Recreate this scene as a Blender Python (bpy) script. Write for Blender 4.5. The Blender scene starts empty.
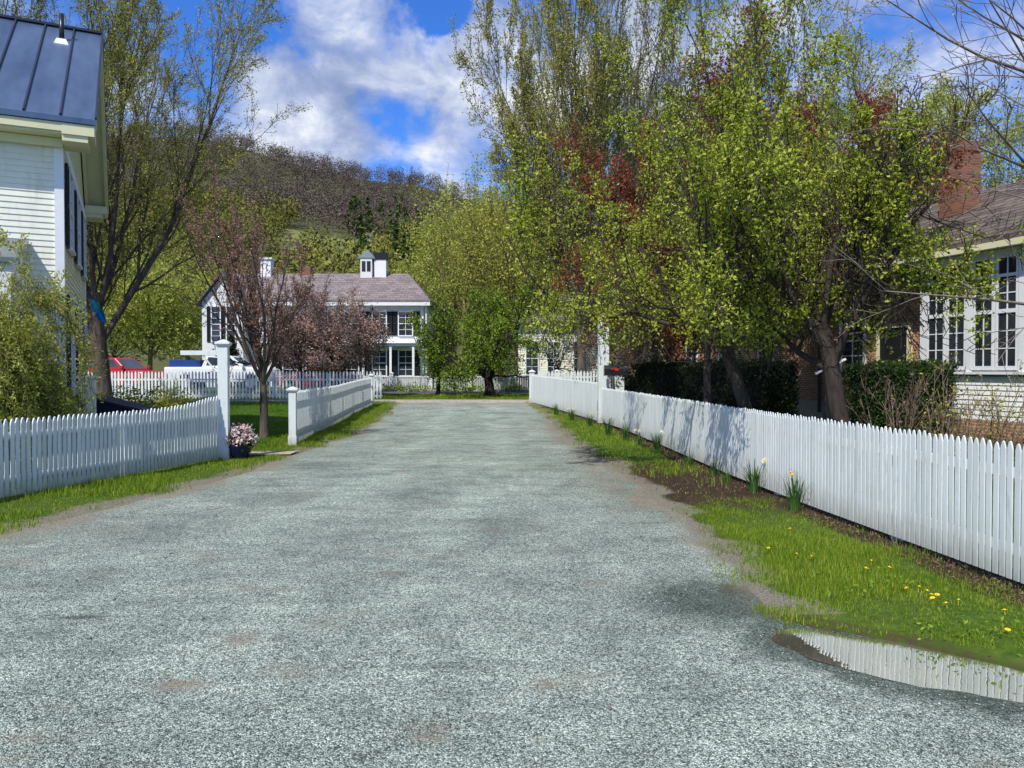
import bpy, bmesh, math, random
import numpy as np
from mathutils import Vector, Matrix
R_ = math.radians
SC = bpy.context.scene
COL = SC.collection
CH = 1.6; F = 770.0; HZ = 370.0
RNG = np.random.default_rng(7)

# ------------------------------------------------------------------ helpers
def link(o, parent=None):
    COL.objects.link(o)
    if parent is not None: o.parent = parent
    return o
def tag(o, label=None, cat=None, group=None, kind=None):
    if label: o['label'] = label
    if cat: o['category'] = cat
    if group: o['group'] = group
    if kind: o['kind'] = kind
    return o
def thing(name, label, cat, loc=(0, 0, 0), rz=0, group=None):
    o = bpy.data.objects.new(name, None); o.empty_display_size = .3
    o.location = loc; o.rotation_euler = (0, 0, rz)
    COL.objects.link(o); return tag(o, label, cat, group)
def copy_tree(o, parent=None):
    c = o.copy(); COL.objects.link(c)
    if parent is not None: c.parent = parent
    for ch in list(o.children): copy_tree(ch, c)
    return c
def np_mesh(name, V, Fc, mat, parent=None, smooth=False, mi=None, mats=None):
    V = np.asarray(V, dtype=np.float32); Fc = np.asarray(Fc, dtype=np.int32)
    k = Fc.shape[1]; m = bpy.data.meshes.new(name)
    m.vertices.add(len(V)); m.vertices.foreach_set('co', V.ravel())
    m.loops.add(Fc.size); m.loops.foreach_set('vertex_index', Fc.ravel())
    m.polygons.add(len(Fc)); m.polygons.foreach_set('loop_start', np.arange(len(Fc), dtype=np.int32) * k)
    m.polygons.foreach_set('loop_total', np.full(len(Fc), k, dtype=np.int32))
    for mm in (mats or [mat]): m.materials.append(mm)
    if mi is not None: m.polygons.foreach_set('material_index', np.asarray(mi, dtype=np.int32))
    m.polygons.foreach_set('use_smooth', np.full(len(Fc), smooth, dtype=bool))
    m.update(); m.validate()
    o = bpy.data.objects.new(name, m); link(o, parent); return o
def fattr(o, name, arr):
    a = o.data.attributes.new(name, 'FLOAT', 'POINT'); a.data.foreach_set('value', np.asarray(arr, dtype=np.float32))

class MB:
    """collects primitive shapes, builds ONE mesh"""
    def __init__(s): s.v = []; s.f = []
    def add(s, vs, fs):
        b = len(s.v); s.v += [tuple(v) for v in vs]; s.f += [tuple(b + i for i in f) for f in fs]; return s
    def box(s, x0, x1, y0, y1, z0, z1):
        return s.add([(x0,y0,z0),(x1,y0,z0),(x1,y1,z0),(x0,y1,z0),(x0,y0,z1),(x1,y0,z1),(x1,y1,z1),(x0,y1,z1)],
            [(3,2,1,0),(4,5,6,7),(0,1,5,4),(1,2,6,5),(2,3,7,6),(3,0,4,7)])
    def hexa(s, P):
        return s.add(P, [(3,2,1,0),(4,5,6,7),(0,1,5,4),(1,2,6,5),(2,3,7,6),(3,0,4,7)])
    def frus(s, cx, cy, z0, z1, a0, a1, b0=None, b1=None):
        b0 = a0 if b0 is None else b0; b1 = a1 if b1 is None else b1
        return s.hexa([(cx-a0,cy-b0,z0),(cx+a0,cy-b0,z0),(cx+a0,cy+b0,z0),(cx-a0,cy+b0,z0),
                       (cx-a1,cy-b1,z1),(cx+a1,cy-b1,z1),(cx+a1,cy+b1,z1),(cx-a1,cy+b1,z1)])
    def bar(s, p, q, w, h=None, up=(0,0,1)):
        h = h or w; p = Vector(p); q = Vector(q); d = (q-p).normalized(); u = Vector(up)
        if abs(d.dot(u)) > .98: u = Vector((1,0,0))
        a = d.cross(u).normalized()*w/2; b = a.cross(d).normalized()*h/2
        return s.hexa([p-a-b,p+a-b,p+a+b,p-a+b,q-a-b,q+a-b,q+a+b,q-a+b])
    def tube(s, pts, rad, n=8, caps=True):
        pts = [Vector(p) for p in pts]; b = len(s.v); k = len(pts)
        if not hasattr(rad, '__len__'): rad = [rad]*k
        for i, p in enumerate(pts):
            d = (pts[min(i+1,k-1)]-pts[max(i-1,0)]).normalized()
            u = Vector((0,0,1)) if abs(d.z) < .9 else Vector((1,0,0))
            a = d.cross(u).normalized(); c = a.cross(d)
            for j in range(n):
                t = 2*math.pi*j/n; s.v.append(tuple(p+(a*math.cos(t)+c*math.sin(t))*rad[i]))
        for i in range(k-1):
            for j in range(n):
                j2 = (j+1) % n; s.f.append((b+i*n+j, b+(i+1)*n+j, b+(i+1)*n+j2, b+i*n+j2))
        if caps: s.f.append(tuple(b+j for j in range(n))); s.f.append(tuple(b+(k-1)*n+j for j in reversed(range(n))))
        return s
    def lathe(s, cx, cy, prof, n=20):
        b = len(s.v); k = len(prof)
        for r, z in prof:
            for j in range(n):
                t = 2*math.pi*j/n; s.v.append((cx+r*math.cos(t), cy+r*math.sin(t), z))
        for i in range(k-1):
            for j in range(n):
                j2 = (j+1) % n; s.f.append((b+i*n+j, b+i*n+j2, b+(i+1)*n+j2, b+(i+1)*n+j))
        return s
    def prism(s, poly, y0, y1, axis='y'):
        """poly in (x,z) extruded along y (axis y) or poly in (y,z) extruded along x"""
        n = len(poly)
        if axis == 'y': vs = [(a, y0, c) for a, c in poly]+[(a, y1, c) for a, c in poly]
        else: vs = [(y0, a, c) for a, c in poly]+[(y1, a, c) for a, c in poly]
        fs = [tuple(range(n)), tuple(range(2*n-1, n-1, -1))]+[(i, n+i, n+(i+1) % n, (i+1) % n) for i in range(n)]
        return s.add(vs, fs)
    def build(s, name, mat, parent=None, bevel=0, smooth=False):
        m = bpy.data.meshes.new(name); m.from_pydata(s.v, [], s.f)
        bm = bmesh.new(); bm.from_mesh(m); bmesh.ops.recalc_face_normals(bm, faces=bm.faces); bm.to_mesh(m); bm.free()
        m.materials.append(mat); m.update()
        if smooth: m.polygons.foreach_set('use_smooth', np.full(len(m.polygons), True))
        o = bpy.data.objects.new(name, m); link(o, parent)
        if bevel:
            md = o.modifiers.new('b', 'BEVEL'); md.width = bevel; md.segments = 2; md.limit_method = 'ANGLE'
        return o

def vnoise(x, y, s=1.0, seed=0):
    """smooth value noise in [-1,1], vectorised"""
    x = np.asarray(x, float)*s+seed*17.13; y = np.asarray(y, float)*s+seed*9.71
    xi = np.floor(x); yi = np.floor(y); fx = x-xi; fy = y-yi
    fx = fx*fx*(3-2*fx); fy = fy*fy*(3-2*fy)
    def h(a, b):
        t = np.sin(a*127.1+b*311.7+seed*74.7)*43758.5453; return (t-np.floor(t))*2-1
    return (h(xi,yi)*(1-fx)+h(xi+1,yi)*fx)*(1-fy)+(h(xi,yi+1)*(1-fx)+h(xi+1,yi+1)*fx)*fy
def sstep(a, b, x):
    t = np.clip((np.asarray(x, float)-a)/(b-a), 0, 1); return t*t*(3-2*t)

# ------------------------------------------------------------------ materials
def newmat(name):
    m = bpy.data.materials.new(name); m.use_nodes = True; nt = m.node_tree
    for n in list(nt.nodes): nt.nodes.remove(n)
    out = nt.nodes.new('ShaderNodeOutputMaterial'); return m, nt, out
def N(nt, t, **k):
    n = nt.nodes.new(t)
    for a, b in k.items(): setattr(n, a, b)
    return n
def L(nt, a, b): nt.links.new(a, b)
def ramp(nt, fac, stops, interp='LINEAR'):
    r = N(nt, 'ShaderNodeValToRGB'); r.color_ramp.interpolation = interp
    e = r.color_ramp.elements
    while len(e) < len(stops): e.new(.5)
    for i, (p, c) in enumerate(stops):
        e[i].position = p; e[i].color = (*c, 1) if len(c) == 3 else c
    L(nt, fac, r.inputs[0]); return r.outputs[0]
def noise(nt, scale, detail=4, rough=.55, vec=None, dist=0):
    n = N(nt, 'ShaderNodeTexNoise'); n.inputs['Scale'].default_value = scale
    n.inputs['Detail'].default_value = detail; n.inputs['Roughness'].default_value = rough; n.inputs['Distortion'].default_value = dist
    if vec is not None: L(nt, vec, n.inputs['Vector'])
    return n.outputs['Fac']
def coord(nt, kind='Object', scale=None):
    t = N(nt, 'ShaderNodeTexCoord').outputs[kind]
    if scale:
        m = N(nt, 'ShaderNodeMapping'); m.inputs['Scale'].default_value = scale; L(nt, t, m.inputs['Vector']); return m.outputs[0]
    return t
def mix(nt, f, a, b, mode='MIX'):
    m = N(nt, 'ShaderNodeMix', data_type='RGBA', blend_type=mode); m.clamp_factor = True
    for s, v in ((m.inputs['Factor'], f), (m.inputs[6], a), (m.inputs[7], b)):
        if hasattr(v, 'is_linked') or hasattr(v, 'links'): L(nt, v, s)
        elif isinstance(v, (int, float)): s.default_value = v
        else: s.default_value = (*v, 1)
    return m.outputs[2]
def math_(nt, op, a, b=None, c=None):
    m = N(nt, 'ShaderNodeMath', operation=op)
    for i, v in enumerate((a, b, c)):
        if v is None: continue
        if hasattr(v, 'links'): L(nt, v, m.inputs[i])
        else: m.inputs[i].default_value = v
    return m.outputs[0]
def bsdf(nt, out, colr, rough=.7, bump=None, bstr=.3, bdist=.02, spec=.3, metal=0):
    b = N(nt, 'ShaderNodeBsdfPrincipled')
    if hasattr(colr, 'links'): L(nt, colr, b.inputs['Base Color'])
    else: b.inputs['Base Color'].default_value = (*colr, 1)
    if hasattr(rough, 'links'): L(nt, rough, b.inputs['Roughness'])
    else: b.inputs['Roughness'].default_value = rough
    b.inputs['Specular IOR Level'].default_value = spec; b.inputs['Metallic'].default_value = metal
    if bump is not None:
        bp = N(nt, 'ShaderNodeBump'); bp.inputs['Strength'].default_value = bstr; bp.inputs['Distance'].default_value = bdist
        L(nt, bump, bp.inputs['Height']); L(nt, bp.outputs[0], b.inputs['Normal'])
    L(nt, b.outputs[0], out.inputs[0]); return b
def m_plain(name, c, rough=.6, var=.12, scale=3, spec=.3, metal=0, bstr=.15, dirt=None):
    m, nt, out = newmat(name); v = coord(nt)
    n = noise(nt, scale, 6, .65, v)
    lo = tuple(x*(1-var) for x in c); hi = tuple(min(1, x*(1+var)) for x in c)
    k = ramp(nt, n, [(.3, lo), (.7, hi)])
    if dirt:
        n2 = noise(nt, scale*2.3, 8, .7, coord(nt, 'Object', (1, 1, .25)))
        k = mix(nt, ramp(nt, n2, [(.5, (0,0,0)), (.75, (1,1,1))]), k, dirt)
    bsdf(nt, out, k, rough, n, bstr, .01, spec, metal); return m
def m_leaf(name, stops, trans=.45, rough=.55, shade=None):
    m, nt, out = newmat(name)
    g = N(nt, 'ShaderNodeNewGeometry').outputs['Random Per Island']
    n = noise(nt, .9, 3, .6, coord(nt, 'Object'))
    f = math_(nt, 'ADD', math_(nt, 'MULTIPLY', g, .6), math_(nt, 'MULTIPLY', n, .42))
    c = ramp(nt, f, stops)
    d = N(nt, 'ShaderNodeBsdfPrincipled'); L(nt, c, d.inputs['Base Color']); d.inputs['Roughness'].default_value = rough
    d.inputs['Specular IOR Level'].default_value = .25
    t = N(nt, 'ShaderNodeBsdfTranslucent'); L(nt, mix(nt, .25, c, (.35, .5, .02)), t.inputs[0])
    s = N(nt, 'ShaderNodeMixShader'); s.inputs[0].default_value = trans
    L(nt, d.outputs[0], s.inputs[1]); L(nt, t.outputs[0], s.inputs[2]); L(nt, s.outputs[0], out.inputs[0]); return m
def m_bark(name, a, b, scale=9):
    m, nt, out = newmat(name); v = coord(nt, 'Object', (1, 1, .22))
    n = noise(nt, scale, 7, .7, v, .6); k = ramp(nt, n, [(.3, a), (.68, b)])
    bsdf(nt, out, k, .9, n, .7, .03, .15); return m
def wallvec(nt):
    """(along wall, height) coordinates for a vertical or sloping face, whichever way it faces"""
    tc = N(nt, 'ShaderNodeTexCoord'); s = N(nt, 'ShaderNodeSeparateXYZ'); L(nt, tc.outputs['Object'], s.inputs[0])
    sn = N(nt, 'ShaderNodeSeparateXYZ'); L(nt, tc.outputs['Normal'], sn.inputs[0])
    f = math_(nt, 'GREATER_THAN', math_(nt, 'ABSOLUTE', sn.outputs[0]), .6)
    u = math_(nt, 'ADD', math_(nt, 'MULTIPLY', s.outputs[0], math_(nt, 'SUBTRACT', 1, f)), math_(nt, 'MULTIPLY', s.outputs[1], f))
    c = N(nt, 'ShaderNodeCombineXYZ'); L(nt, u, c.inputs[0]); L(nt, s.outputs[2], c.inputs[1]); return c.outputs[0]
def m_brick(name, c1, c2, mortar, bw=.215, bh=.072, ms=.012, rough=.85, bstr=.5, offset=.5):
    m, nt, out = newmat(name); v = wallvec(nt)
    b = N(nt, 'ShaderNodeTexBrick'); L(nt, v, b.inputs['Vector'])
    b.inputs['Scale'].default_value = 1; b.inputs['Brick Width'].default_value = bw; b.inputs['Row Height'].default_value = bh
    b.inputs['Mortar Size'].default_value = ms; b.inputs['Mortar Smooth'].default_value = .3; b.inputs['Bias'].default_value = 0
    b.inputs['Color1'].default_value = (*c1, 1); b.inputs['Color2'].default_value = (*c2, 1); b.inputs['Mortar'].default_value = (*mortar, 1)
    n = noise(nt, 1.6, 6, .7, v); n2 = noise(nt, 30, 4, .6, v)
    k = mix(nt, .55, b.outputs['Color'], ramp(nt, n, [(.3, (.55,.5,.48)), (.7, (1.2,1.15,1.1))]), 'MULTIPLY')
    k = mix(nt, .3, k, ramp(nt, n2, [(.3, (.6,.6,.6)), (.7, (1.2,1.2,1.2))]), 'MULTIPLY')
    bsdf(nt, out, k, rough, math_(nt, 'SUBTRACT', math_(nt, 'MULTIPLY', n2, .3), b.outputs['Fac']), bstr, .01, .2); return m

M = {}
M['white'] = m_plain('white_paint', (.78, .79, .80), .45, .05, 2.5, .35)
def m_fence():
    m, nt, out = newmat('fence_paint'); v = coord(nt, 'Object', (1, 1, .25))
    n = noise(nt, 5, 6, .65, v); n2 = noise(nt, 13, 7, .7, v)
    k = ramp(nt, n, [(.3, (.66, .71, .69)), (.7, (.79, .82, .795))])
    g_ = N(nt, 'ShaderNodeNewGeometry').outputs['Random Per Island']
    k = mix(nt, 1, k, ramp(nt, g_, [(0, (.86,.87,.87)), (.5, (.98,.98,.98)), (1, (1,1,1))]), 'MULTIPLY')
    k = mix(nt, ramp(nt, n2, [(.55, (0,0,0)), (.70, (.6,.6,.6))]), k, (.46, .46, .38))
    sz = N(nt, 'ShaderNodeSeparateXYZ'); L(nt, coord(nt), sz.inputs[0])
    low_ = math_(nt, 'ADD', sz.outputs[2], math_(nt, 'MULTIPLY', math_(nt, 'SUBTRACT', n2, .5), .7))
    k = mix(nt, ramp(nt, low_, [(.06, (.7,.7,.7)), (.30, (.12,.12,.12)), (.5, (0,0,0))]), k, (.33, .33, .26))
    bsdf(nt, out, k, .5, n2, .15, .01, .3); return m
M['fence'] = m_fence()
M['siding_grey'] = m_plain('siding_grey', (.70, .71, .70), .5, .06, 1.5, .3)
M['cream'] = m_plain('cream_paint', (.70, .66, .42), .55, .05, 2, .3)
M['siding'] = m_plain('siding_bounce_tint', (.76, .73, .46), .5, .06, 1.5, .3)  # yellow of bounced light mixed into the left house's gable clapboard colour
M['siding_white'] = m_plain('siding_white', (.80, .79, .66), .5, .08, 1.5, .3, dirt=(.62, .60, .48))
M['shutter'] = m_plain('shutter_black', (.014, .016, .017), .5, .2, 4)
M['black'] = m_plain('black_metal', (.012, .012, .014), .35, .2, 8, .5)
M['navy'] = m_plain('navy_glaze', (.006, .01, .045), .25, .2, 6, .6)
M['navycover'] = m_plain('navy_cover', (.006, .012, .035), .6, .3, 3, .3)
M['tan'] = m_plain('tan_box', (.4, .28, .15), .8)
M['red'] = m_plain('red_paint', (.42, .012, .015), .25, .05, 1, .6)
M['redplain'] = m_plain('red_flag', (.45, .02, .02), .4)
M['truck'] = m_plain('truck_white', (.8, .81, .83), .22, .03, 1, .6)
M['rubber'] = m_plain('tyre_rubber', (.015, .015, .015), .85)
M['rim'] = m_plain('rim_grey', (.45, .46, .48), .3, .05, 5, .6, .8)
M['pipe'] = m_plain('brown_pipe', (.05, .035, .03), .5)
M['stone'] = m_plain('stone_pale', (.42, .39, .33), .85, .2, 4, bstr=.4)
M['flagblue'] = m_plain('flag_blue', (.0, .22, .62), .6)
M['flagteal'] = m_plain('flag_teal', (.02, .42, .50), .6)
M['lamp'] = m_plain('lens_clear', (.7, .7, .68), .1, .05, 5, .7)
M['foundation'] = m_plain('foundation', (.42, .39, .30), .85, .15, 3, bstr=.3)
def m_glass(name, c=(.012, .016, .02)):
    m, nt, out = newmat(name); v = coord(nt)
    n = noise(nt, .8, 3, .5, v); k = ramp(nt, n, [(.35, c), (.75, tuple(x*3+.01 for x in c))])
    bsdf(nt, out, k, .04, noise(nt, 2.5, 2, .5, v), .05, .02, .6); return m
M['glass'] = m_glass('window_glass')
M['carglass'] = m_glass('car_glass', (.015, .025, .035))
def m_seam():
    m, nt, out = newmat('blue_metal_roof'); v = coord(nt, 'Object', (1, .25, .25))
    n = noise(nt, 2.2, 6, .65, v); n2 = noise(nt, 9, 5, .7, coord(nt, 'Object', (.25, 1.3, 1.3)))
    k = ramp(nt, n, [(.3, (.045, .075, .135)), (.7, (.095, .145, .235))])
    k = mix(nt, ramp(nt, n2, [(.62, (0,0,0)), (.8, (.35,.35,.35))]), k, (.25, .34, .42))
    bsdf(nt, out, k, .38, n, .05, .02, .5, .25); return m
M['seam'] = m_seam()
M['porchroof'] = m_plain('grey_metal_roof', (.16, .19, .2), .4, .15, 3, .5, .3)
M['shingle'] = m_brick('grey_brown_shingles', (.19, .155, .13), (.10, .082, .072), (.035, .03, .028), .34, .12, .012)
M['slate'] = m_brick('pale_slate_roof', (.30, .255, .25), (.20, .17, .17), (.09, .08, .08), .45, .16, .014)
M['brick'] = m_brick('red_brick', (.52, .24, .12), (.36, .14, .075), (.52, .45, .36))
M['brickch'] = m_brick('chimney_brick', (.34, .14, .075), (.20, .08, .048), (.22, .17, .13))

M['bark'] = m_bark('bark_brown', (.030, .022, .018), (.105, .082, .068))
M['barkmid'] = m_bark('bark_mid', (.03, .024, .020), (.17, .135, .11))
M['barkgrey'] = m_bark('bark_grey', (.05, .042, .034), (.19, .165, .135))
M['barkdark'] = m_bark('bark_dark', (.014, .010, .010), (.055, .040, .036))
M['barkpale'] = m_bark('bark_pale_twig', (.12, .09, .075), (.36, .29, .26))
M['barkyellow'] = m_bark('bark_olive', (.10, .085, .03), (.24, .21, .08))
M['barktan'] = m_bark('stem_tan', (.12, .075, .05), (.34, .23, .17))
M['lf_bright'] = m_leaf('leaf_bright', [(.12, (.09, .07, .01)), (.28, (.15, .19, .01)), (.48, (.38, .45, .03)), (.72, (.58, .62, .09)), (.95, (.68, .60, .20))], .42)
M['lf_apple'] = m_leaf('leaf_apple', [(.15, (.07, .13, .01)), (.5, (.18, .30, .02)), (.8, (.34, .43, .04))], .42)
M['lf_yellow'] = m_leaf('leaf_yellowgreen', [(.15, (.18, .20, .03)), (.5, (.40, .42, .07)), (.85, (.62, .60, .16))], .4)
M['lf_bud'] = m_leaf('leaf_bud', [(.15, (.18, .17, .02)), (.5, (.38, .36, .05)), (.85, (.56, .52, .13))], .35)
M['lf_red'] = m_leaf('leaf_red', [(.15, (.10, .02, .015)), (.5, (.24, .055, .04)), (.85, (.42, .16, .09))], .35)
M['lf_plum'] = m_leaf('leaf_plum', [(.15, (.30, .15, .12)), (.5, (.56, .36, .30)), (.85, (.78, .60, .54))], .3)
M['lf_budred'] = m_leaf('bud_redbrown', [(.15, (.20, .08, .06)), (.5, (.38, .19, .15)), (.85, (.56, .36, .29))], .3)
M['lf_hedge'] = m_leaf('leaf_hedge', [(.15, (.004, .010, .004)), (.5, (.010, .022, .007)), (.9, (.03, .055, .012))], .15)
M['lf_box'] = m_leaf('leaf_boxwood', [(.15, (.012, .026, .008)), (.5, (.03, .06, .012)), (.9, (.075, .12, .02))], .2)
M['lf_white'] = m_leaf('blossom_white', [(.2, (.5, .52, .4)), (.8, (.75, .73, .6))], .3)
M['grass'] = m_leaf('grass_blade', [(.15, (.07, .13, .008)), (.42, (.15, .26, .012)), (.65, (.28, .38, .03)), (.85, (.42, .42, .09)), (.97, (.40, .30, .13))], .4)
M['grassdark'] = m_leaf('lawn_blade', [(.15, (.045, .10, .008)), (.5, (.09, .20, .010)), (.9, (.17, .30, .02))], .35)
M['daff'] = m_leaf('daffodil_leaf', [(.15, (.03, .075, .02)), (.5, (.055, .13, .03)), (.9, (.12, .22, .05))], .3)
M['petalw'] = m_plain('petal_white', (.82, .8, .6), .6)
M['petaly'] = m_plain('petal_yellow', (.85, .6, .02), .6)
M['petalp'] = m_leaf('petal_pink', [(.1, (.45, .10, .18)), (.4, (.72, .38, .42)), (.62, (.85, .80, .74)), (.9, (.88, .86, .80))], .25)
M['dry'] = m_leaf('dry_leaf', [(.2, (.08, .05, .03)), (.6, (.19, .13, .08)), (.9, (.34, .26, .17))], .2)

def m_ground():
    m, nt, out = newmat('ground_turf'); v = coord(nt)
    n = noise(nt, .7, 6, .6, v); n2 = noise(nt, 14, 5, .7, v)
    g = ramp(nt, n2, [(.3, (.028, .055, .008)), (.55, (.06, .11, .012)), (.75, (.12, .17, .02))])
    g = mix(nt, ramp(nt, n, [(.45, (0,0,0)), (.7, (.35,.35,.35))]), g, (.12, .11, .04))
    dirt = ramp(nt, n2, [(.3, (.022, .013, .009)), (.6, (.055, .035, .024)), (.8, (.12, .085, .06))])
    a = N(nt, 'ShaderNodeAttribute', attribute_name='dirt').outputs['Fac']
    f = math_(nt, 'ADD', a, math_(nt, 'MULTIPLY', math_(nt, 'SUBTRACT', n2, .5), .9))
    k = mix(nt, ramp(nt, f, [(.35, (0,0,0)), (.6, (1,1,1))]), g, dirt)
    sa = N(nt, 'ShaderNodeAttribute', attribute_name='sand').outputs['Fac']; fs = math_(nt, 'ADD', sa, math_(nt, 'MULTIPLY', math_(nt, 'SUBTRACT', n2, .5), 1.0))
    fn = noise(nt, 60, 4, .7, v); k = mix(nt, ramp(nt, fs, [(.4, (0,0,0)), (.75, (1,1,1))]), k, ramp(nt, fn, [(.3, (.09, .08, .055)), (.55, (.20, .18, .14)), (.75, (.36, .33, .27))]))
    bsdf(nt, out, k, .95, n2, .6, .03, .1); return m
def m_gravel():
    m, nt, out = newmat('crushed_gravel'); v = coord(nt)
    vo = N(nt, 'ShaderNodeTexVoronoi', feature='F1'); vo.inputs['Scale'].default_value = 150; vo.inputs['Randomness'].default_value = 1; L(nt, v, vo.inputs['Vector'])
    vo2 = N(nt, 'ShaderNodeTexVoronoi', feature='F1'); vo2.inputs['Scale'].default_value = 60; L(nt, v, vo2.inputs['Vector'])
    sep = N(nt, 'ShaderNodeSeparateColor'); L(nt, vo.outputs['Color'], sep.inputs[0])
    sep2 = N(nt, 'ShaderNodeSeparateColor'); L(nt, vo2.outputs['Color'], sep2.inputs[0])
    rnd = math_(nt, 'ADD', math_(nt, 'MULTIPLY', sep.outputs[0], .72), math_(nt, 'MULTIPLY', sep2.outputs[1], .28))
    st = ramp(nt, rnd, [(.12, (.055, .072, .066)), (.35, (.18, .22, .20)), (.62, (.40, .455, .425)), (.85, (.72, .78, .735))])
    gap = ramp(nt, vo.outputs['Distance'], [(.35, (1,1,1)), (.85, (.28,.28,.28))])
    k = mix(nt, 1, st, gap, 'MULTIPLY')
    # broad mottling, stretched a little along the traffic
    n1 = noise(nt, .9, 6, .62, coord(nt, 'Object', (1.2, .8, 1)), .5)
    n3 = noise(nt, 3.6, 6, .7, coord(nt, 'Object', (.8, 1.3, 1)), .4)
    k = mix(nt, .8, k, ramp(nt, n1, [(.32, (.58,.62,.61)), (.5, (.95,.97,.96)), (.68, (1.25,1.25,1.22))]), 'MULTIPLY')
    k = mix(nt, .45, k, ramp(nt, n3, [(.32, (.42,.46,.45)), (.5, (1,1,1)), (.68, (1.3,1.3,1.26))]), 'MULTIPLY')
    n4 = noise(nt, 1.0, 5, .6, coord(nt, 'Object', (.55, 2.4, 1)), .6)
    k = mix(nt, .38, k, ramp(nt, n4, [(.34, (.58,.62,.60)), (.5, (1,1,1)), (.66, (1.32,1.32,1.28))]), 'MULTIPLY')
    tr = N(nt, 'ShaderNodeAttribute', attribute_name='track').outputs['Fac']; k = mix(nt, math_(nt, 'MULTIPLY', tr, .6), k, mix(nt, 1, k, (1.3, 1.32, 1.3), 'MULTIPLY'))
    # packed brown dirt patches
    nb = noise(nt, 1.35, 5, .6, coord(nt, 'Object', (1, 1.5, 1)), .3)
    fine = noise(nt, 60, 4, .7, v)
    dirtc = ramp(nt, fine, [(.3, (.10, .085, .06)), (.55, (.24, .21, .165)), (.75, (.40, .36, .30))])
    a = N(nt, 'ShaderNodeAttribute', attribute_name='dirt').outputs['Fac']
    fd = math_(nt, 'ADD', a, math_(nt, 'ADD', math_(nt, 'MULTIPLY', math_(nt, 'SUBTRACT', n3, .5), 1.3), math_(nt, 'MULTIPLY', math_(nt, 'SUBTRACT', fine, .5), .7)))
    k = mix(nt, ramp(nt, fd, [(.3, (0,0,0)), (.75, (.9,.9,.9))]), k, dirtc)
    k = mix(nt, ramp(nt, nb, [(.59, (0,0,0)), (.70, (.6,.6,.6))]), k, (.19, .15, .11))
    k = mix(nt, 1, k, (1.50, 1.50, 1.36), 'MULTIPLY')
    w = N(nt, 'ShaderNodeAttribute', attribute_name='wet').outputs['Fac']
    fw = math_(nt, 'ADD', w, math_(nt, 'MULTIPLY', math_(nt, 'SUBTRACT', n3, .5), .8))
    fwc = ramp(nt, fw, [(.3, (0,0,0)), (.75, (1,1,1))])
    k = mix(nt, fwc, k, mix(nt, 1, k, (.32, .36, .34), 'MULTIPLY'))
    hgt = math_(nt, 'ADD', math_(nt, 'MULTIPLY', vo.outputs['Distance'], -1), math_(nt, 'ADD', math_(nt, 'MULTIPLY', sep.outputs[1], .9), math_(nt, 'MULTIPLY', vo2.outputs['Distance'], -.5)))
    rough = ramp(nt, fwc, [(0, (.85,.85,.85)), (1, (.5,.5,.5))])
    bsdf(nt, out, k, rough, hgt, .95, .011, .3); return m
def m_puddle():
    m, nt, out = newmat('muddy_water'); v = coord(nt)
    n = noise(nt, 3, 4, .6, v)
    d = N(nt, 'ShaderNodeBsdfDiffuse'); L(nt, ramp(nt, n, [(.3, (.17, .16, .12)), (.7, (.25, .235, .18))]), d.inputs[0])
    g = N(nt, 'ShaderNodeBsdfGlossy'); g.inputs['Roughness'].default_value = .015; g.inputs[0].default_value = (.95, .93, .84, 1)
    b = N(nt, 'ShaderNodeBump'); b.inputs['Strength'].default_value = .04; b.inputs['Distance'].default_value = .01
    L(nt, noise(nt, 9, 2, .5, v), b.inputs['Height']); L(nt, b.outputs[0], g.inputs['Normal'])
    lw = N(nt, 'ShaderNodeLayerWeight'); lw.inputs['Blend'].default_value = .5
    s = N(nt, 'ShaderNodeMixShader'); L(nt, math_(nt, 'MULTIPLY', lw.outputs['Facing'], 1.05), s.inputs[0])
    L(nt, d.outputs[0], s.inputs[1]); L(nt, g.outputs[0], s.inputs[2]); L(nt, s.outputs[0], out.inputs[0]); return m
def m_woods(name, stops, scale=.09):
    m, nt, out = newmat(name); v = coord(nt)
    n = noise(nt, scale, 3, .6, v); g = N(nt, 'ShaderNodeNewGeometry').outputs['Random Per Island']
    f = math_(nt, 'ADD', math_(nt, 'MULTIPLY', n, .75), math_(nt, 'MULTIPLY', g, .28))
    bsdf(nt, out, ramp(nt, f, stops), .9, spec=.05); return m
M['ground'] = m_ground(); M['gravel'] = m_gravel(); M['water'] = m_puddle()
M['w_brown'] = m_woods('woods_brown', [(.3, (.075, .055, .048)), (.5, (.125, .095, .078)), (.72, (.17, .145, .10))])
M['w_yellow'] = m_woods('woods_yellow', [(.3, (.05, .05, .018)), (.48, (.12, .12, .03)), (.75, (.27, .26, .055))], .045)
M['w_green'] = m_woods('woods_green', [(.3, (.025, .045, .012)), (.5, (.055, .085, .02)), (.7, (.11, .14, .035))])
M['hill'] = m_plain('hill_floor', (.085, .09, .03), .95, .3, .05)
M['meadow'] = m_plain('meadow_green', (.17, .19, .045), .95, .2, .1)
M['asphalt'] = m_plain('asphalt', (.10, .10, .10), .9, .2, 8)
M['walk'] = m_plain('sidewalk_tan', (.40, .34, .26), .9, .2, 6)

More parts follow.
